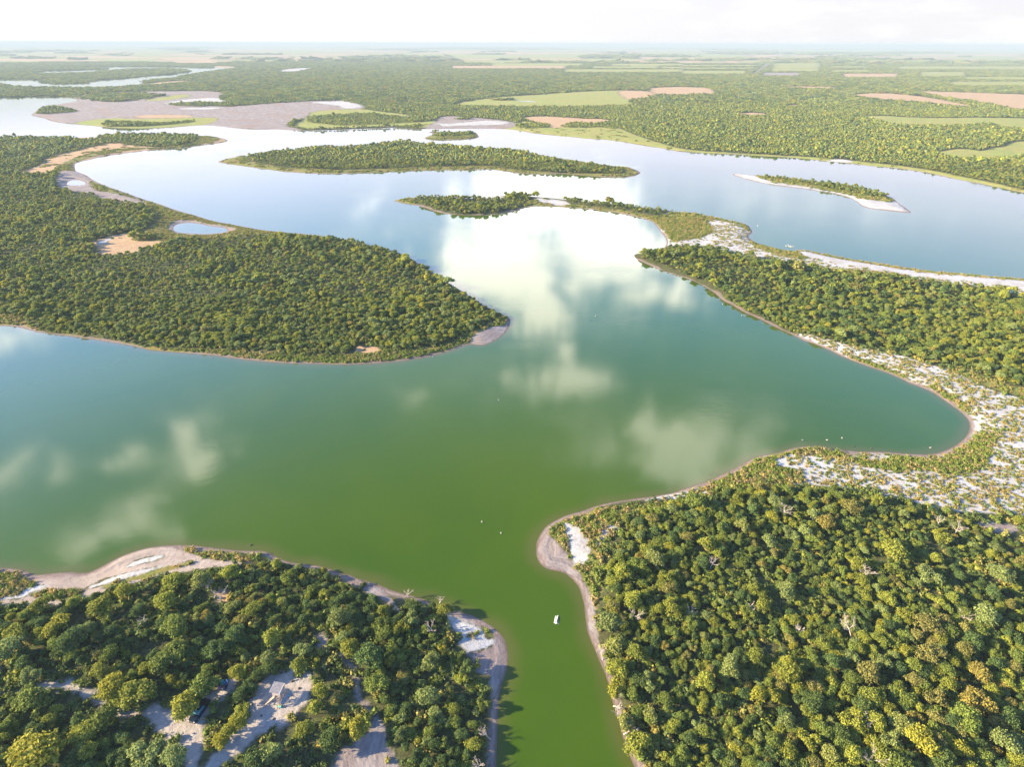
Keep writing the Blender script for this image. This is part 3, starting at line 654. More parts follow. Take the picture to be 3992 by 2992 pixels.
# tall single trees the photo shows, plus some added left of the clearing to shade it: enlargement tag, x, y, crown diameter, colour
BIG = [('p', 1060, 390, 7.4, 1), ('p', 640, 430, 8, 1), ('p', 1120, 560, 8, 0), ('p', 1090, 740, 10, 0), ('p', 720, 940, 8, 1), ('p', 860, 990, 9, 1), ('p', 1190, 1060, 8.5, 1),
 ('p', 1310, 930, 8, 0), ('p', 190, 890, 5.5, 4), ('p', 640, 860, 5, 1), ('p', 650, 1170, 7, 0), ('p', 240, 1380, 12, 1), ('p', 930, 1370, 9, 4), ('p', 1120, 1400, 7, 4),
 ('p', 190, 1030, 8, 0), ('p', 1575, 1105, 4.2, 1), ('p', 1530, 1200, 5, 1), ('p', 1430, 1305, 4.5, 1), ('p', 2075, 990, 4.8, 1), ('p', 2040, 1110, 4.2, 1), ('p', 1970, 1240, 4.6, 1),
 ('p', 1740, 1400, 6, 4), ('p', 1610, 965, 4.6, 2), ('p', 1665, 880, 4.6, 2), ('p', 1560, 1010, 4.6, 2), ('p', 1480, 1255, 4.4, 1), ('p', 1740, 850, 4.4, 2), ('p', 1940, 830, 5.5, 0), ('p', 1530, 870, 5, 1), ('p', 90, 600, 7, 1), ('p', 50, 690, 8, 4), ('p', 1960, 720, 5, 4), ('p', 1740, 790, 5, 4), ('p', 520, 1260, 7, 1),  # small, mostly dark green crowns near the start are added to shade the clearing
 ('p', 950, 830, 5, 1), ('p', 1500, 440, 5, 4), ('p', 360, 540, 8, 1), ('p', 1760, 640, 6, 1), ('p', 1660, 1420, 7, 2), ('p', 2130, 1310, 6, 2), ('p', 250, 440, 6, 1), ('p', 800, 340, 6, 1),
 ('p', 1120, 270, 7, 1), ('p', 1300, 260, 7, 4), ('p', 1500, 220, 6, 1), ('p', 1640, 450, 6, 0), ('p', 1790, 150, 4.5, 1),
 ('q', 110, 1390, 6.2, 1), ('q', 50, 870, 6, 1), ('q', 570, 1180, 6, 4), ('q', 780, 1070, 3.6, 1), ('q', 860, 1490, 4.2, 1), ('q', 670, 610, 5, 1), ('q', 450, 680, 6, 4), ('q', 920, 1230, 4, 0),
 ('q', 1830, 380, 7, 1), ('q', 1790, 1000, 6, 1), ('q', 1790, 1110, 6, 1), ('q', 1920, 1470, 7.5, 1), ('q', 1780, 850, 6.5, 4), ('q', 1740, 690, 7, 4), ('q', 1850, 1340, 5, 4), ('q', 2040, 300, 7, 4),
 ('q', 1890, 560, 6, 1), ('q', 2150, 620, 6, 1), ('q', 820, 560+440, 5, 2), ('q', 580, 960, 5, 4), ('q', 230, 1110, 6, 0),
 ('r', 1070, 570, 9.5, 1), ('r', 1310, 510, 6, 1), ('r', 300, 450, 5.5, 4), ('r', 880, 640, 5.5, 1), ('r', 1240, 690, 8, 4), ('r', 1610, 680, 8, 4), ('r', 400, 855, 5, 1), ('r', 1480, 1300, 8, 3),
 ('r', 1110, 1450, 7, 4), ('r', 930, 1180, 7, 3), ('r', 120, 540, 6, 1), ('r', 440, 520, 6, 4), ('r', 720, 420, 7, 3), ('r', 860, 350, 8, 3), ('r', 620, 480, 5, 4), ('r', 520, 770, 6, 4), ('r', 1230, 930, 8, 3),
 ('r', 1530, 880, 8, 4), ('r', 1250, 1080, 7, 3), ('r', 1500, 1190, 6, 3), ('r', 120, 1230, 6, 1), ('r', 380, 1300, 5, 1), ('r', 740, 1600, 5, 4), ('r', 1620, 1520, 7, 4), ('r', 1280, 1310, 6, 3), ('r', 640, 1520, 6, 1)]
bigs = []
for tg, x, y, d, c in BIG:
    X, Y, S = TF[tg]; h = min(5.0, .42*d+1)
    p = at(X+x*S, Y+y*S, h); bigs.append((p[0], p[1], d/4.6*.84, c))
BG = np.array([(a[0], a[1], a[2]*2.3) for a in bigs])

CLR = at(1110, 2780)
def stand(P, margin):
    sh_ = sample(shore, P); op = sample(openm, P); wo_ = sample(wood, P)
    gap = np.where(np.hypot(P[:, 0]-CLR[0], P[:, 1]-CLR[1]) < 16, 4.6, np.where(sample(A['t'], P) > -3.9, 3.9, 1.9))/sample(WD, P)
    ok = (sh_ > margin*(0.7+.6*hn(P, 9, 3))) & (op < -np.maximum(.35, gap))
    ok |= (wo_ > .1) & (sh_ > 1.5)
    return ok
inst = []   # x, y, z, id, rot, sx, sz
cand = []   # near trees offered as individuals
def put(P, ids, shapes, smin, smax, collect=False):
    n = len(P); z = ground_z(P)
    tone = hn(P, 38, 1)*.6+hn(P, 11, 2)*.4
    u = rng.random(n)
    col = np.where(u < .40, 0, np.where(u < .40+.48*tone, 1, np.where(u < .84, 2, np.where(u < .90, 3, 4))))
    sz = rng.uniform(smin, smax, n)*(.66+.72*hn(P, 24, 5)); em = rng.random(n) < .05; sz = np.where(em, sz*1.55, sz)
    dark = rng.random(n) < .22; sz = np.where(dark & ~em, sz*.72, sz)
    leftwood = (P[:, 1] < 165) & (P[:, 0] < 0) & (rng.random(n) < .5); col = np.where(leftwood & ((col == 1) | (col == 0)), 2, col)
    eastside = (P[:, 1] < 190) & (P[:, 0] > 75+(P[:, 1]-60)*.6) & (rng.random(n) < .35); col = np.where(eastside & (col < 2), np.where(rng.random(n) < .5, 2, 3), col)
    bright = (P[:, 1] > 200) & (P[:, 1] < 900) & (P[:, 0] < 60) & (rng.random(n) < .45); col = np.where(bright & (col == 2), 1, np.where(bright & (col == 0), 4, col))
    sh_ = rng.integers(0, shapes, n); rot = rng.uniform(0, 6.283, n); hz = sz*rng.uniform(.68, 1.12, n)
    for i in range(n):
        row = (P[i, 0], P[i, 1], z[i]-.1, ids[int(sh_[i]), int(col[i])], rot[i], sz[i], hz[i])
        if collect: cand.append((row, int(sh_[i]), int(col[i])))
        else: inst.append(row)
Pn = fan(30, 300, 2.05)
Pn = Pn[stand(Pn, 1.5) & (hn(Pn, 7, 9) < .86)]
dd = np.min(np.hypot(Pn[:, None, 0]-BG[None, :, 0], Pn[:, None, 1]-BG[None, :, 1])-BG[None, :, 2]*.75, axis=1)
Pn = Pn[dd > .6]
put(Pn, near_id, NEARSHAPES, .40, .80, True)
Pm = fan(300, 720, 2.9); Pm = Pm[stand(Pm, 2.8)]; put(Pm, mid_id, 4, .5, .92)
Pf = fan(720, 1500, 3.6); Pf = Pf[stand(Pf, 5.0)]; put(Pf, far_id, 3, .62, 1.0)
Pp = fan(1500, 4800, PA*.80); Pp = Pp[stand(Pp, 8.0)]
zz = ground_z(Pp)
for i in range(len(Pp)): inst.append((Pp[i, 0], Pp[i, 1], zz[i]-.2, patch_id[int(rng.choice(5, p=[.34, .2, .24, .12, .10]))], rng.uniform(0, 6.28), rng.uniform(.9, 1.1), rng.uniform(.6, .95)))
Pb = fan(4800, 26000, PB*.88); Pb = Pb[sample(openm, Pb) < -.2]
for i in range(len(Pb)): inst.append((Pb[i, 0], Pb[i, 1], .5, big_id[int(rng.integers(4))], rng.uniform(0, 6.28), 1.0, rng.uniform(.9, 1.5)))

# which trees show largest: these stand as trees of their own
def pix(P, z=3.0):
    v = np.column_stack([P[:, 0], P[:, 1], np.full(len(P), z-CAM_H)]) @ CR
    return 1996+v[:, 0]/-v[:, 2]*FPX, 1496-v[:, 1]/-v[:, 2]*FPX, -v[:, 2]
Pc = np.array([(c[0][0], c[0][1]) for c in cand]); pxs, pys_, dep = pix(Pc)
size = np.array([c[0][5] for c in cand])/dep
vis = (pxs > -20) & (pxs < 4012) & (pys_ > 0) & (pys_ < 3010)
score = np.where(vis, size, -1); order = np.argsort(-score)
NIND = 300-len(bigs)
chosen = set(order[:NIND].tolist())
for i, c in enumerate(cand):
    if i not in chosen: inst.append(c[0])

def gn_object(name, rows_, mat_objs):
    R = np.array(rows_, float); n = len(R)
    me = bpy.data.meshes.new(name); me.vertices.add(n); me.vertices.foreach_set('co', R[:, :3].astype(np.float32).ravel())
    a = me.attributes.new('pick', 'INT', 'POINT'); a.data.foreach_set('value', R[:, 3].astype(np.int32))
    a = me.attributes.new('turn', 'FLOAT_VECTOR', 'POINT'); a.data.foreach_set('vector', np.column_stack([.16*np.sin(R[:, 1]*9), .16*np.sin(R[:, 0]*11), R[:, 4]]).astype(np.float32).ravel())
    a = me.attributes.new('size', 'FLOAT_VECTOR', 'POINT'); a.data.foreach_set('vector', np.column_stack([R[:, 5]*(1+.18*np.sin(R[:, 0]*7)), R[:, 5]*(1+.18*np.cos(R[:, 1]*5)), R[:, 6]]).astype(np.float32).ravel())
    o = link(bpy.data.objects.new(name, me))
    g = bpy.data.node_groups.new(name, 'GeometryNodeTree')
    g.interface.new_socket('Geometry', in_out='INPUT', socket_type='NodeSocketGeometry')
    g.interface.new_socket('Geometry', in_out='OUTPUT', socket_type='NodeSocketGeometry')
    N = g.nodes; L = g.links
    gi = N.new('NodeGroupInput'); go = N.new('NodeGroupOutput'); ip = N.new('GeometryNodeInstanceOnPoints')
    ci = N.new('GeometryNodeCollectionInfo'); ci.inputs[0].default_value = SRC; ci.inputs['Separate Children'].default_value = True; ci.inputs['Reset Children'].default_value = True
    L.new(gi.outputs[0], ip.inputs['Points']); L.new(ci.outputs[0], ip.inputs['Instance']); ip.inputs['Pick Instance'].default_value = True
    def na(nm, ty):
        q = N.new('GeometryNodeInputNamedAttribute'); q.data_type = ty; q.inputs[0].default_value = nm; return q.outputs[0]
    L.new(na('pick', 'INT'), ip.inputs['Instance Index'])
    e = N.new('FunctionNodeEulerToRotation'); L.new(na('turn', 'FLOAT_VECTOR'), e.inputs[0]); L.new(e.outputs[0], ip.inputs['Rotation'])
    L.new(na('size', 'FLOAT_VECTOR'), ip.inputs['Scale'])
    L.new(ip.outputs[0], go.inputs[0])
    md = o.modifiers.new('scatter', 'NODES'); md.node_group = g
    return o
wl = gn_object('woodland', inst, None)
tag(wl, 'dense thorn woodland covering the shores, islands and plain', 'woodland', kind='stuff')

# low shrubs on the salt flats, banks and forest edge
Ps = fan(40, 470, 1.05); dn = sample(shrub, Ps); so = sample(shore, Ps)
cl = hn(Ps, 2.1, 11)*.42+hn(Ps, 9, 12)*.25+rng.random(len(Ps))*.33
track = sample(A['t'], Ps) > -1.5
keep = (so > 1.6) & (dn > 0) & (cl < .12+dn*.62) & (rng.random(len(Ps)) < .5+.5*dn) & ~track
Ps = Ps[keep]; z = ground_z(Ps); dn = sample(shrub, Ps); tone = hn(Ps, 30, 14)*.6+hn(Ps, 8, 15)*.4
srows = []
for i in range(len(Ps)):
    u = rng.random()
    gr = .62 if dn[i] > .85 else .22
    c = (0 if u < gr*1.2*(1.3-tone[i]) else 2 if u < .62 else 1)
    s = rng.uniform(.45, 1.25)*(1.1 if dn[i] > .85 else .85)
    srows.append((Ps[i, 0], Ps[i, 1], z[i]-.05, shrub_id[int(rng.integers(3)), c], rng.uniform(0, 6.28), s, s*rng.uniform(.7, 1.1)))
# undergrowth between the trees
Pu = fan(30, 300, 2.1); Pu = Pu[(sample(openm, Pu) < .3) & (sample(shore, Pu) > 2.2) & (rng.random(len(Pu)) < .75)]; z = ground_z(Pu)
for i in range(len(Pu)):
    s = rng.uniform(.9, 2.0); c = 3 if rng.random() < .6 else (0 if rng.random() < .6 else 2)
    srows.append((Pu[i, 0], Pu[i, 1], z[i]-.05, shrub_id[int(rng.integers(3)), c], rng.uniform(0, 6.28), s, s*rng.uniform(.8, 1.2)))
Pg = fan(470, 1100, 3.0); dn = sample(shrub, Pg); Pg = Pg[(sample(shore, Pg) > 3) & (dn > .1) & (hn(Pg, 8, 21) < dn*.9)]; z = ground_z(Pg)
for i in range(len(Pg)):
    s = rng.uniform(1.2, 2.4); srows.append((Pg[i, 0], Pg[i, 1], z[i]-.05, shrub_id[int(rng.integers(3)), int(rng.choice([0, 1, 2], p=[.5, .15, .35]))], rng.uniform(0, 6.28), s, s*.7))
sw = gn_object('low_shrubs', srows, None)
tag(sw, 'knee high green and rusty shrubs on the salt flats and banks', 'shrubs', kind='stuff')

# ---- trees of their own
def tube(bm, pts, radii, seg=6, cap=True):
    rings = []
    for i, p in enumerate(pts):
        p = Vector(p); d = (Vector(pts[min(i+1, len(pts)-1)])-Vector(pts[max(i-1, 0)]))
        d = d.normalized() if d.length > 1e-6 else Vector((0, 0, 1))
        q = d.to_track_quat('Z', 'Y')
        rings.append([bm.verts.new(p+q @ Vector((radii[i]*math.cos(2*math.pi*j/seg), radii[i]*math.sin(2*math.pi*j/seg), 0))) for j in range(seg)])
    for a, b_ in zip(rings, rings[1:]):
        for j in range(seg): bm.faces.new((a[j], a[(j+1) % seg], b_[(j+1) % seg], b_[j]))
    if cap:
        bm.faces.new(rings[0][::-1]); bm.faces.new(rings[-1])
def box(bm, c, s, rot=None, bev=0.0):
    M = Matrix.Translation(Vector(c))
    if rot is not None: M = M @ (rot.to_matrix().to_4x4() if isinstance(rot, Euler) else rot)
    r = bmesh.ops.create_cube(bm, size=1, matrix=M @ Matrix.Diagonal((*s, 1)))
    if bev > 0:
        es = list({e for v in r['verts'] for e in v.link_edges})
        bmesh.ops.bevel(bm, geom=es, offset=bev, segments=2, affect='EDGES', profile=.6)
def obj(name, bm, mat, parent=None, label=None, sm=False):
    me = bpy.data.meshes.new(name); bmesh.ops.recalc_face_normals(bm, faces=bm.faces); bm.to_mesh(me); bm.free()
    if sm: me.polygons.foreach_set('use_smooth', np.ones(len(me.polygons), bool))
    me.materials.append(mat); o = link(bpy.data.objects.new(name, me))
    if parent: o.parent = parent
    if label: o['label'] = label
    return o
def empty(name, loc, rz=0.0):
    e = link(bpy.data.objects.new(name, None)); e.location = loc; e.rotation_euler = (0, 0, rz); e.empty_display_size = .5; return e
trunk_me = []
for k in range(3):
    r = random.Random(50+k); bm = bmesh.new()
    tube(bm, [(0, 0, -.3), (.06, .03, .7), (.0, .1, 1.5)], [.20, .15, .12])
    for j in range(5):
        a = j*1.256+r.uniform(-.4, .4); L = r.uniform(.9, 1.5)
        tube(bm, [(0, .1, 1.35), (math.cos(a)*L*.5, math.sin(a)*L*.5, 2.0), (math.cos(a)*L, math.sin(a)*L, 2.7)], [.10, .065, .03], 5)
    me = bpy.data.meshes.new('trunk'); bm.to_mesh(me); bm.free(); me.materials.append(bark); trunk_me.append(me)
CW = ['green', 'yellow-green', 'dark green', 'olive', 'grey-green']
def lm(tg, x, y):
    X, Y, S = TF[tg]; return at(X+x*S, Y+y*S)
MARKS = [(lm('t', 1500, 780), 'the round dirt clearing'), (lm('t', 560, 860), 'the parked pickup'), (lm('t', 860, 570), 'the camp chairs'),
 (lm('u', 1700, 620), 'the wheel-rutted dirt track'), (lm('u', 600, 210), 'the curving dirt track'), (lm('t', 900, 1200), 'the lane into the clearing'),
 (lm('q', 950, 900), 'the grey mud point'), (lm('q', 860, 800), 'the left bank salt patch'), (lm('q', 1000, 1400), 'the left channel bank'),
 (lm('v', 500, 1200), 'the narrow shaded path'), (lm('v', 300, 700), 'the shaded path head'), (lm('q', 1550, 230), 'the white salt pan'), (lm('q', 1620, 700), 'the bank opposite the raft'),
 (lm('q', 1760, 1150), 'the right channel bank'), (lm('q', 1950, 1600), 'the lower right bank'), (lm('p', 800, 250), 'the pinkish sand beach'),
 (lm('p', 1450, 400), 'the bleached stump'), (lm('p', 120, 1250), 'the bottom left corner'), (lm('r', 1000, 1600), 'the twiggy bottom-edge tree'),
 (lm('r', 1600, 1500), 'the bottom right corner'), (lm('r', 200, 1200), 'the right wood flank'), (lm('r', 850, 950), 'the long forked branch'), (lm('r', 1650, 900), 'the far right edge'),
 (lm('r', 600, 1300), 'the right wood hollow'), (lm('r', 1250, 1150), 'the olive stand'), (lm('r', 500, 500), 'the tall bleached tree')]
seen = {}
def tree(x, y, z, s, hz, k, c, rot, big):
    root = empty('tree', (x, y, z), rot); root.scale = (s, s, hz)
    t_ = link(bpy.data.objects.new('trunk', trunk_me[k % 3])); t_.parent = root
    c_o = link(bpy.data.objects.new('crown', crown_me[k, c])); c_o.parent = root
    mk = min(MARKS, key=lambda m: (m[0][0]-x)**2+(m[0][1]-y)**2); dx, dy = x-mk[0][0], y-mk[0][1]; dist = math.hypot(dx, dy)
    side = ('right of' if dx > 0 else 'left of') if abs(dx) > abs(dy) else ('beyond' if dy > 0 else 'in front of')
    if dist < 5: side = 'right beside'
    dim = s*4.6
    sz = 'small' if dim < 3.9 else 'middling' if dim < 5.2 else 'large' if dim < 7 else 'huge'
    far = '' if dist < 9 else 'a little way ' if dist < 18 else 'well '
    lab = '%s %s tree %s %s' % (sz, CW[c], side, mk[1])
    tag(root, lab, 'tree', 'bushy trees of the near woods'); seen.setdefault(lab, []).append(root)
for x, y, s, c in bigs:
    k = int(rng.integers(NEARSHAPES)); gz = float(ground_z(np.array([[x, y]]))[0])
    tree(x, y, gz-.1, s, min(s, 1.0+.35*(s-1))*rng.uniform(.9, 1.05), k, c, rng.uniform(0, 6.28), True)
for i in sorted(chosen):
    row, k, c = cand[i]; tree(row[0], row[1], row[2], row[5], row[6], k, c, row[4], False)
# trees that read alike near one landmark: tell them apart by their order across the photo
ORD = ['leftmost', 'second from left', 'third from left', 'fourth from left', 'fifth from left', 'sixth from left', 'seventh from left', 'eighth from left', 'ninth from left', 'tenth from left', 'eleventh from left', 'twelfth from left', 'thirteenth from left', 'fourteenth from left', 'fifteenth from left']
for lab, L in seen.items():
    if len(L) > 1:
        L.sort(key=lambda o: o.location.x/(o.location.y*.87+60))
        for j, o in enumerate(L): o['label'] = lab + ', ' + ('rightmost' if j == len(L)-1 else 'leftmost' if j == 0 else ORD[min(j, len(ORD)-1)]) + ' of these'

# dead and leafless trees
def dead_tree(x, y, h, lean, seed, label):
    r = random.Random(seed); gz = float(ground_z(np.array([[x, y]]))[0]); root = empty('dead_tree', (x, y, gz), r.uniform(0, 6.28))
    bm = bmesh.new(); br = bmesh.new()
    top = Vector((lean*h*.5, 0, h*.5))
    tube(bm, [(0, 0, -.3), tuple(top*.5+Vector((.1, .1, 0))), tuple(top)], [.13, .10, .08])
    def limb(p, d, L, rad, lv):
        q = p+d*L*.5+Vector((r.uniform(-.15, .15), r.uniform(-.15, .15), r.uniform(-.1, .1)))*L; e = p+d*L+Vector((r.uniform(-.2, .2), r.uniform(-.2, .2), 0))*L
        tube(br, [tuple(p), tuple(q), tuple(e)], [rad, rad*.75, rad*.45], 5)
        if lv:
            for _ in range(2 if lv > 1 else 3):
                for o_ in (q, e):
                    dd = (d+Vector((r.uniform(-.9, .9), r.uniform(-.9, .9), r.uniform(-.3, .6)))).normalized()
                    limb(o_, dd, L*r.uniform(.45, .7), rad*.55, lv-1)
    for j in range(4):
        a = j*1.57+r.uniform(-.5, .5); limb(top*r.uniform(.75, 1), Vector((math.cos(a)*.8+lean, math.sin(a)*.8, .7)).normalized(), h*.38, .065, 2)
    obj('trunk', bm, deadwood, root); obj('branches', br, deadwood, root)
    tag(root, label, 'dead tree', 'bare dead trees of the near woods')
DEAD = [('q', 430, 520, 3.6, 0, 'pale leafless tree standing on the left bank tip above the channel'), ('q', 635, 580, 3.2, .9, 'bleached bare branch reaching out over the water from the left bank'),
 ('q', 595, 760, 5, .3, 'bare grey tree inside the left wood near the salt patch'), ('q', 1700, 925, 4, -.8, 'grey fallen branches at the right bank below the raft'),
 ('q', 1768, 1215, 4, -.9, 'white curled branch hanging over the right bank'), ('q', 1800, 1270, 3.5, -.6, 'short bleached branch on the right bank by bright crowns'),
 ('q', 1835, 1400, 4.5, -.8, 'twisted pale branches at the foot of the right bank'), ('q', 1910, 690, 5, 0, 'spindly grey dead tree among crowns behind the right bank'),
 ('q', 975, 1440, 4, .9, 'bare branch lying over the mud strip of the left bank'), ('q', 905, 1640, 4, .3, 'leafless twigs at the bottom edge by the left bank'),
 ('r', 510, 400, 7, .1, 'tall bleached dead tree with forked limbs in the right wood'), ('r', 140, 660, 5, .4, 'pinkish white dead tree with ring of bent limbs at the left of the right wood'),
 ('r', 895, 700, 6, .2, 'white forked trunk below a thin crown mid right wood'), ('r', 860, 1010, 7, .7, 'long bare forked branch across the centre of the right wood'),
 ('r', 1405, 920, 5, .1, 'thin grey leafless tree near the right side of the wood'), ('r', 580, 1000, 4, .6, 'short pinkish dead branch in the right wood'),
 ('r', 922, 1450, 5, .1, 'stark white broken trunk near the bottom of the right wood'), ('r', 935, 1640, 6, 0, 'pale leafless twiggy crown at the bottom edge of the right wood'),
 ('r', 1280, 445, 5, .2, 'grey leafless tree near the upper rim of the right wood'), ('r', 30, 885, 4, .3, 'small bleached dead tree at the left rim of the right wood'),
 ('r', 325, 865, 4, .5, 'reddish dead branch beside a bright crown'), ('r', 1365, 480, 6, .1, 'pale forked dead tree among green crowns near the salt flat'),
 ('p', 1435, 400, 6, .1, 'bleached stump with short limbs on the bare patch of the left wood'), ('p', 942, 540, 4, .3, 'small pale bent dead trunk in the left wood'),
 ('p', 1352, 320, 5, .1, 'slim grey dead trunk at the upper edge of the left wood'), ('p', 440, 665, 4, .3, 'tiny bleached dead tree between dark crowns of the left wood')]
for i, (tg, x, y, h, ln, lb) in enumerate(DEAD):
    X, Y, S = TF[tg]; p = at(X+x*S, Y+y*S, 2.0); dead_tree(p[0], p[1], h*.68, ln, i+3, lb)

# ---------------------------------------------------------------- watch hut in the clearing
wood_m = paint('weathered_timber', (.46, .34, .24), .85, .35, 5)
tin = paint('tin_sheet', (.33, .30, .30), .55, .25, 2.5, Metallic=.25)
tin_old = paint('dull_tin', (.30, .32, .36), .55, .4, 3, Metallic=.3)
dark = paint('dark_inside', (.03, .018, .02), .9, .3, 4)
def corr(bm, c, sx, sy, M, amp=.03, pitch=.16):
    """corrugated sheet in local x/y with real waves and thickness"""
    n = max(8, int(sx/pitch*4)); top = []; bot = []
    for i in range(n+1):
        x = -sx/2+sx*i/n; z = amp*math.sin(i/n*sx/pitch*2*math.pi)
        top.append([bm.verts.new(M @ Vector((x, y, z+.012))) for y in (-sy/2, sy/2)]); bot.append([bm.verts.new(M @ Vector((x, y, z-.012))) for y in (-sy/2, sy/2)])
    for i in range(n):
        bm.faces.new((top[i][0], top[i+1][0], top[i+1][1], top[i][1])); bm.faces.new((bot[i][1], bot[i+1][1], bot[i+1][0], bot[i][0]))
        bm.faces.new((top[i][0], bot[i][0], bot[i+1][0], top[i+1][0])); bm.faces.new((top[i+1][1], bot[i+1][1], bot[i][1], top[i][1]))
    bm.faces.new((top[0][1], bot[0][1], bot[0][0], top[0][0])); bm.faces.new((top[n][0], bot[n][0], bot[n][1], top[n][1]))
hp = at(1085, 2697, 3.25); hz0 = float(ground_z(hp[None])[0])
hut = empty('watch_hut', (hp[0], hp[1], hz0), R_(-9))
tag(hut, 'small raised hunting hut with tin roof on timber legs in the dirt clearing', 'watch hut')
W, L_, FZ, RZ = 1.75, 1.7, 1.9, 3.2
for sx in (-1, 1):
    for sy in (-1, 1):
        bm = bmesh.new(); tube(bm, [(sx*1.1, sy*1.1, -.3), (sx*W/2*.92, sy*L_/2*.92, FZ)], [.085, .07], 7); obj('leg', bm, wood_m, hut)
bm = bmesh.new(); box(bm, (0, 0, FZ), (W+.1, L_+.1, .1)); obj('floor', bm, wood_m, hut)
for nm, a, b_ in (('brace', (-1.07, -1.09, .3), (.78, -.84, 1.75)), ('brace', (1.09, -1.07, .3), (.84, .78, 1.75)), ('brace', (-1.09, 1.07, .3), (-.84, -.78, 1.75)), ('brace', (1.07, 1.09, .3), (-.78, .84, 1.75))):
    bm = bmesh.new(); tube(bm, [a, b_], [.05, .05], 6); obj(nm, bm, wood_m, hut)
wall_h = RZ-FZ-.1
def wall(name, cx, cy, w_, th, rz, holes):
    bm = bmesh.new(); M = Matrix.Translation((cx, cy, FZ+.05)) @ Matrix.Rotation(rz, 4, 'Z')
    sill, head = .72, 1.22
    def bx(x0, x1, z0, z1):
        if x1-x0 > .01 and z1-z0 > .01:
            r = bmesh.ops.create_cube(bm, size=1, matrix=M @ Matrix.Translation(((x0+x1)/2, 0, (z0+z1)/2)) @ Matrix.Diagonal((x1-x0, th, z1-z0, 1)))
    bx(-w_/2, w_/2, 0, sill); bx(-w_/2, w_/2, head, wall_h)
    x = -w_/2
    for h0, h1 in holes: bx(x, h0, sill, head); x = h1
    bx(x, w_/2, sill, head)
    return obj(name, bm, tin_old if rz else paint_front, hut)
paint_front = paint('grey_boards', (.42, .38, .36), .8, .35, 4)
wall('front_wall', 0, -L_/2, W, .05, 0, [(-.76, -.10), (.10, .76)])
wall('back_wall', 0, L_/2, W, .05, 0, [(-.5, .5)])
wall('side_wall', -W/2-.03, 0, L_-.06, .05, math.pi/2, [(-.6, .6)])
wall('side_wall', W/2+.03, 0, L_-.06, .05, math.pi/2, [(-.6, .1)])
bm = bmesh.new(); box(bm, (0, 0, FZ+.35), (W-.5, L_-.6, .5)); obj('dark_block', bm, dark, hut)  # near-black block makes the inside of the hut dark
bm = bmesh.new(); M = Matrix.Translation((0, -.05, RZ+.06)) @ Matrix.Rotation(R_(5), 4, 'X'); corr(bm, 0, 2.2, 2.3, M); ro = obj('roof', bm, tin, hut)
for sx in (-1, 1):
    bm = bmesh.new(); box(bm, (sx*1.11, -.05, RZ+.06), (.05, 2.32, .10), M.to_3x3().to_4x4()); obj('roof_edge', bm, paint('pale_trim', (.66, .63, .62), .6), hut)
# stair going down to the left front, ladder rails to the front
sb = bmesh.new()
for off_ in (-.32, .32): tube(sb, [(-.2, -1.0+off_*.9, 1.9), (-2.35, -2.05+off_*.9, .0)], [.07, .07], 6)
obj('stair_rail', sb, paint('peeled_pole', (.60, .44, .28), .8, .2), hut)
sb = bmesh.new()
for k in range(7):
    f = (k+.6)/7.4; box(sb, (-.2-2.15*f, -1.0-1.05*f, 1.9-1.9*f), (.16, .66, .05), Euler((0, 0, R_(20))))
obj('stair_tread', sb, wood_m, hut)
sb = bmesh.new()
for x_ in (.35, .85): tube(sb, [(x_*.8, -.9, 1.9), (x_+.15, -2.45, -.05)], [.055, .055], 6)
for k in range(5):
    f = (k+.5)/5.2; tube(sb, [(.28+.2*f, -.9-1.55*f, 1.9-1.95*f), (.68+.32*f, -.9-1.55*f, 1.9-1.95*f)], [.03, .03], 5)
obj('ladder', sb, wood_m, hut)
# lean-to of tin sheets beside the hut
lp = at(1122, 2738, .9); shd = empty('lean_to', (lp[0], lp[1], hz0), R_(-27))
tag(shd, 'low sloping shelter of dull corrugated tin sheets right of the raised hut', 'shelter')
bm = bmesh.new(); corr(bm, 0, .95, 2.9, Matrix.Translation((0, 0, .95)) @ Matrix.Rotation(R_(38), 4, 'Y')); obj('tin_sheet', bm, tin_old, shd)
for sx, sy, h in ((-.36, -1.3, 1.2), (-.36, 1.3, 1.2), (.36, -1.3, .65), (.36, 1.3, .65)):
    bm = bmesh.new(); tube(bm, [(sx, sy, -.2), (sx, sy, h)], [.045, .045], 6); obj('post', bm, wood_m, shd)
bm = bmesh.new(); tube(bm, [(-.37, -1.45, 1.24), (-.37, 1.45, 1.24)], [.05, .05], 6); obj('rail', bm, wood_m, shd)
# small trough at the foot of the ladder
tp = at(1095, 2772); tr = empty('feed_trough', (tp[0], tp[1], hz0), R_(-20))
tag(tr, 'small turquoise trough with a yellow-green lid at the foot of the hut ladder', 'trough')
bm = bmesh.new(); box(bm, (0, 0, .2), (1.15, .42, .36), None, .12); obj('body', bm, paint('turquoise_plastic', (.06, .42, .42), .4, .15), tr, sm=True)
bm = bmesh.new(); box(bm, (-.06, .02, .40), (.95, .2, .06), None, .02); obj('lid', bm, paint('lime_plastic', (.45, .60, .16), .4, .15), tr)

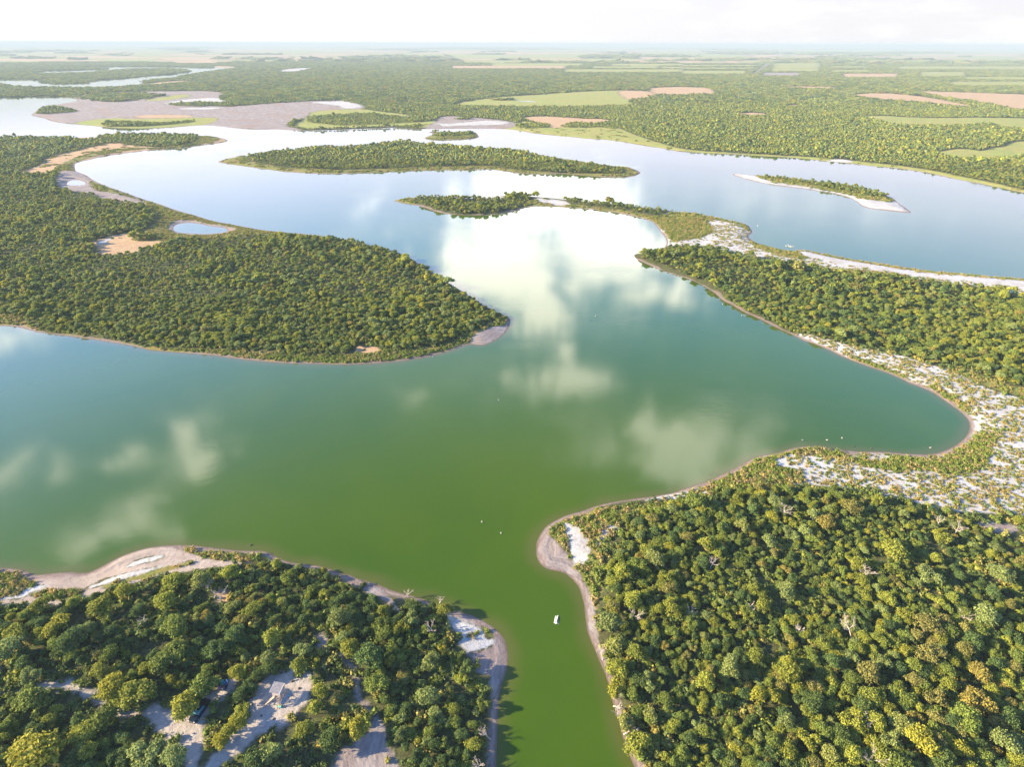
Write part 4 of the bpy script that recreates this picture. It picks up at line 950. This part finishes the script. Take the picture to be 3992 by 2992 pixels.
# ---------------------------------------------------------------- pickup
f0 = at(764, 2822); r0 = at(806, 2756, .3); ang = math.atan2(f0[1]-r0[1], f0[0]-r0[0])
cx, cy = (f0+r0)/2; gz = float(ground_z(np.array([[cx, cy]]))[0])+.02
tk = empty('pickup', (cx, cy, gz), ang); tk.scale = (.93, .93, .93)
tag(tk, 'dark blue double cab pickup parked on the dirt track under a bright tree', 'pickup')
blue = paint('blue_car_paint', (.008, .024, .055), .34, .15, 2, Metallic=.5); rub = paint('tyre_rubber', (.02, .02, .02), .9); glass, _, _ = principled('car_glass', (.05, .16, .18), .06)
chrome = paint('chrome', (.7, .7, .7), .2, .1, 4, Metallic=1.0); blk = paint('black_plastic', (.012, .012, .016), .6)
def loft(bm, secs):
    """secs: list of (x, half-width, z0, z1, bevel) sections lofted along x"""
    rings = []
    for x, hw_, z0, z1, bv in secs:
        pts = [(-hw_, z0), (hw_, z0), (hw_, z1-bv), (hw_-bv, z1), (-hw_+bv, z1), (-hw_, z1-bv)]
        rings.append([bm.verts.new((x, p[0], p[1])) for p in pts])
    for a, b_ in zip(rings, rings[1:]):
        for j in range(6): bm.faces.new((a[j], a[(j+1) % 6], b_[(j+1) % 6], b_[j]))
    bm.faces.new(rings[0][::-1]); bm.faces.new(rings[-1])
bm = bmesh.new(); loft(bm, [(2.62, .78, .42, .82, .1), (2.5, .88, .35, .98, .1), (1.35, .92, .35, 1.10, .1), (1.1, .92, .35, 1.12, .08), (-.85, .92, .35, 1.12, .06), (-.9, .90, .35, .62, .02), (-2.5, .90, .35, .62, .02)]); obj('body', bm, blue, tk)
bm = bmesh.new(); loft(bm, [(1.12, .80, 1.10, 1.13, .01), (.55, .74, 1.10, 1.72, .12), (-.55, .74, 1.10, 1.76, .12), (-.86, .78, 1.10, 1.20, .02)]); obj('cab', bm, glass, tk)
bm = bmesh.new(); loft(bm, [(.52, .72, 1.70, 1.765, .05), (0, .73, 1.70, 1.80, .05), (-.56, .72, 1.70, 1.785, .05)]); obj('roof', bm, blue, tk)
bm = bmesh.new()
for s in (-1, 1): box(bm, (-1.72, s*.885, .86), (1.62, .07, .50), None, .02)
box(bm, (-.96, 0, .86), (.06, 1.68, .50)); obj('bed_side', bm, blue, tk)
bm = bmesh.new(); box(bm, (-1.72, 0, .64), (1.46, 1.68, .03)); obj('bed_liner', bm, blk, tk)
bm = bmesh.new(); box(bm, (-2.54, 0, .86), (.06, 1.72, .48), None, .02); obj('tailgate', bm, blue, tk)
bm = bmesh.new(); box(bm, (2.66, 0, .52), (.14, 1.7, .24), None, .05); obj('bumper', bm, blk, tk)
bm = bmesh.new(); box(bm, (2.655, 0, .76), (.05, .9, .18), None, .02); obj('grille', bm, chrome, tk)
lamp_m, _, _ = principled('lamp_glass', (.8, .82, .85), .1)
for s in (-1, 1):
    bm = bmesh.new(); box(bm, (2.60, s*.66, .78), (.12, .30, .17), None, .04); obj('headlight', bm, lamp_m, tk)
    bm = bmesh.new(); box(bm, (.85, s*1.0, 1.17), (.1, .18, .14), None, .03); obj('mirror', bm, blk, tk)
    for x_ in (1.65, -1.65):
        bm = bmesh.new(); M = Matrix.Translation((x_, s*.80, .37)) @ Matrix.Rotation(math.pi/2, 4, 'X')
        bmesh.ops.create_cone(bm, cap_ends=True, segments=20, radius1=.38, radius2=.38, depth=.26, matrix=M); wh = obj('wheel', bm, rub, tk)
        bm = bmesh.new(); bmesh.ops.create_cone(bm, cap_ends=True, segments=16, radius1=.22, radius2=.2, depth=.275, matrix=M); ri = obj('rim', bm, chrome, wh)

# ---------------------------------------------------------------- camp chairs
def camp_chair(px, py, rz, col, label):
    p = at(px, py, .4); g_ = float(ground_z(p[None])[0]); e = empty('camp_chair', (p[0], p[1], g_), rz)
    m = paint('canvas', tuple(c*.55 for c in col), .8, .2, 5)
    bm = bmesh.new(); box(bm, (0, 0, .44), (.62, .56, .04), Euler((R_(6), 0, 0)), .015); obj('seat', bm, m, e)
    bm = bmesh.new(); box(bm, (0, .33, .76), (.62, .05, .62), Euler((R_(-16), 0, 0)), .02); obj('backrest', bm, m, e)
    for a, b_ in (((-.3, -.26, 0), (.3, .26, .44)), ((.3, -.26, 0), (-.3, .26, .44)), ((-.32, -.26, .0), (-.32, -.24, .62)), ((.32, -.26, .0), (.32, -.24, .62))):
        bm = bmesh.new(); tube(bm, [a, b_], [.02, .02], 6); obj('leg', bm, blk, e)
    for s in (-1, 1):
        bm = bmesh.new(); box(bm, (s*.34, .02, .63), (.07, .56, .03), None, .01); obj('armrest', bm, m, e)
    tag(e, label, 'camp chair', 'folding chairs on the shaded side track')
def cpx(x, y): return 820+x/18.43, 2640+y/18.43
camp_chair(*cpx(980, 700), .5, (.05, .42, .44), 'turquoise folding camp chair at the back left of the chair group')
camp_chair(*cpx(1230, 680), -.4, (.03, .20, .62), 'bright blue folding camp chair at the back right of the chair group')
camp_chair(*cpx(1230, 900), -1.3, (.012, .02, .12), 'navy folding camp chair just in front of the bright blue one')
camp_chair(*cpx(1150, 1090), -2.2, (.02, .03, .16), 'dark blue folding camp chair nearest the pickup')
camp_chair(*cpx(790, 1000), 2.0, (.42, .20, .36), 'pink folding camp chair at the left by the bushes')

# ---------------------------------------------------------------- raft and birds
white = paint('white_paint', (.80, .78, .80), .5, .12, 5)
def rp(x, y): return at(2100+x*.0784, 2350+y*.0784)
a_, b2 = rp(880, 680), rp(795, 1080); rc = (a_+b2)/2; ln = float(np.hypot(*(a_-b2))); ra = math.atan2(a_[1]-b2[1], a_[0]-b2[0])
raft = empty('raft', (rc[0]+.1, rc[1], 0.0), ra)
raft.scale = (.85, .85, .85)
tag(raft, 'small white twin-float raft drifting in the green channel', 'raft')
for s in (-1, 1):
    bm = bmesh.new(); box(bm, (0, s*.22, .10), (ln, .30, .30), None, .08); obj('float', bm, white, raft)
for k in range(3):
    bm = bmesh.new(); box(bm, (-ln/2+ln*(k+.5)/3, 0, .275), (.12, .7, .04)); obj('plank', bm, wood_m, raft)
q = (rp(970, 720)+rp(955, 1060))/2
pole = empty('pole', (q[0], q[1], .03), ra+R_(12)); tag(pole, 'thin pale pole floating alongside the white raft', 'pole')
bm = bmesh.new(); tube(bm, [(-1.2, 0, 0), (1.2, 0, 0)], [.035, .035], 6); obj('shaft', bm, paint('pale_pole', (.5, .45, .42), .6), pole)
bm = bmesh.new(); box(bm, (1.15, 0, 0), (.45, .16, .04), None, .015); obj('blade', bm, white, pole)
q = rp(895, 1045); bm = bmesh.new(); box(bm, (0, 0, .04), (.62, .20, .12), None, .04); fl = obj('float_board', bm, white); fl.location = (q[0], q[1], .0); fl.rotation_euler = (0, 0, ra+R_(-45))
tag(fl, 'short white float board beside the lower end of the raft', 'board')

plume = paint('white_plumage', (.46, .44, .42), .8, .1, 6); pink = paint('pink_plumage', (.78, .42, .30), .8, .1, 6); beakm = paint('dark_beak', (.05, .04, .04), .5)
browny = paint('brown_plumage', (.10, .08, .06), .8, .2, 6)
def bird_parts():
    bm = bmesh.new()
    tube(bm, [(-.42, 0, .10), (-.30, 0, .14), (-.05, 0, .15), (.18, 0, .13), (.30, 0, .15)], [.03, .13, .19, .15, .06], 10)
    tube(bm, [(.24, 0, .14), (.34, 0, .30), (.33, 0, .45), (.36, 0, .56), (.42, 0, .57)], [.055, .035, .028, .035, .03], 8)
    body = bm
    w_ = bmesh.new()
    for s in (-1, 1): tube(w_, [(.14, s*.13, .18), (-.1, s*.175, .20), (-.40, s*.08, .17)], [.05, .075, .02], 7)
    bk = bmesh.new(); tube(bk, [(.44, 0, .57), (.55, 0, .545)], [.018, .006], 5)
    return body, w_, bk
BIRDS = [('q', 912, 58, 'white bird floating alone in open water left of the salt spit', 0), ('q', 1036, 132, 'white bird floating just left of the grey mud spit', 0),
 ('g', 1012, 300, 'leftmost of the three bright birds in the lower bay', 1), ('g', 1145, 300, 'middle of the three bright birds in the lower bay', 1), ('g', 1226, 289, 'rightmost of the three bright birds in the lower bay', 1),
 ('g', 1705, 342, 'pale bird close to the inner shore of the lower bay', 1), ('g', 1385, 344, 'faint bird by the muddy shore of the lower bay', 2), ('g', 1290, 335, 'small brown bird right of the three bright birds', 2),
 ('f', 385, 880, 'leftmost of three white birds at the wooded right shore', 0), ('f', 397, 878, 'middle of three white birds at the wooded right shore', 0), ('f', 407, 882, 'rightmost of three white birds at the wooded right shore', 0),
 ('f', 262, 806, 'single white bird at the edge of the wooded right shore', 0), ('e', 595, 1149, 'white bird at the mud edge south of the wooded left point', 0), ('e', 1648, 885, 'white bird alone in the middle of the green lake', 0),
 ('d', 1375, 1156, 'white bird on the water below the left wood', 0), ('f', 488, 300, 'lone bird on the upper lake beyond the salt strip', 0)]
gx = [(880, 540), (940, 540), (1000, 482), (1045, 548), (1060, 575), (1135, 545), (1150, 600), (1220, 585), (1290, 590)]
ol = ['farthest left', 'second from left', 'highest', 'fourth from left', 'lowest left', 'upper middle', 'lowest', 'second from right', 'farthest right']
birds = [((TF[t_][0]+x*TF[t_][2], TF[t_][1]+y*TF[t_][2]), lb, k) for t_, x, y, lb, k in BIRDS]
birds += [((3000+x/13.825, 920+y/13.825), '%s white bird of the flock resting near the salt strip' % o_, 0) for (x, y), o_ in zip(gx, ol)]
birds += [((1792*1.085, 1500+55*1.085), 'tiny white bird in mid lake under the cloud reflection', 0), ((900*1.085, 1500+577*1.085), 'dark duck swimming off the pink sand beach', 2)]
bm1, bm2, bm3 = bird_parts(); proto = {}
for bmx, nm in ((bm1, 'body'), (bm2, 'wings'), (bm3, 'beak')):
    me = bpy.data.meshes.new(nm); bmesh.ops.recalc_face_normals(bmx, faces=bmx.faces); bmx.to_mesh(me); bmx.free(); me.materials.append(plume); proto[nm] = me
for (px, py), lb, k in birds:
    p = at(px, py, .15); e = empty('water_bird', (p[0], p[1], 0), rng.uniform(0, 6.28)); s = 1.15 if py < 1100 else .8; e.scale = (s, s, s)
    for nm, me in proto.items():
        o = link(bpy.data.objects.new(nm, me)); o.parent = e
        if nm == 'beak' or k:
            o.material_slots[0].link = 'OBJECT'; o.material_slots[0].material = beakm if nm == 'beak' else (pink if k == 1 and nm == 'wings' else browny if k == 2 else plume)
    tag(e, lb, 'bird', 'birds on the lake')

# fallen logs and stones at the water line, dark stumps in the clearing
def stone(px, py, s, label, mat):
    p = at(px, py); bm = bmesh.new(); bmesh.ops.create_icosphere(bm, subdivisions=2, radius=1)
    r = random.Random(int(px)); 
    for v in bm.verts: v.co = Vector((v.co.x*s*1.3, v.co.y*s, v.co.z*s*.6))*(1+r.uniform(-.18, .18))
    o = obj('dark_clod', bm, mat); o.location = (p[0], p[1], float(ground_z(p[None])[0])+s*.2); o.rotation_euler = (0, 0, r.uniform(0, 6)); tag(o, label, 'dirt clod', 'dark clods on the clearing')
clod = paint('dark_earth', (.06, .045, .04), .95, .4, 6)
for x, y, s, lb in ((670, 1215, .22, 'dark clod at the front of the dirt clearing'), (410, 1140, .18, 'dark clod at the front left rim of the clearing'), (1215, 560, .25, 'dark tuft right of the hut roof'),
                    (1070, 405, .25, 'dark tuft beyond the hut roof'), (210, 895, .18, 'dark clod at the far left of the clearing'), (1055, 710, .2, 'dark clod right beside the tin lean-to'), (830, 220, .18, 'dark clod near the far rim of the clearing')):
    stone(950+x*.181, 2600+y*.181, s, lb, clod)
p = at(748, 2815); stone(748, 2815, .4, 'dark tuft on the track beside the pickup hood', clod)

# ---------------------------------------------------------------- haze
bm = bmesh.new(); box(bm, (0, 60000, (CAM_H+10-3)/2), (460000, 460000, CAM_H+10+3))
hm = bpy.data.materials.new('haze'); hm.use_nodes = True; t = NT(hm.node_tree); t.n.remove(t.n['Principled BSDF'])
pv = t.new('ShaderNodeVolumePrincipled'); pv.inputs['Density'].default_value = .00013; pv.inputs['Color'].default_value = (.36, .45, .53, 1); pv.inputs['Anisotropy'].default_value = 0
t.l.new(pv.outputs[0], t.n['Material Output'].inputs['Volume'])
hz_ = obj('haze', bm, hm); tag(hz_, 'pale evening haze over the plain', None, kind='stuff')
print('instances', len(inst), 'shrubs', len(srows), 'trees', len(seen), 'grid', NR, NC)
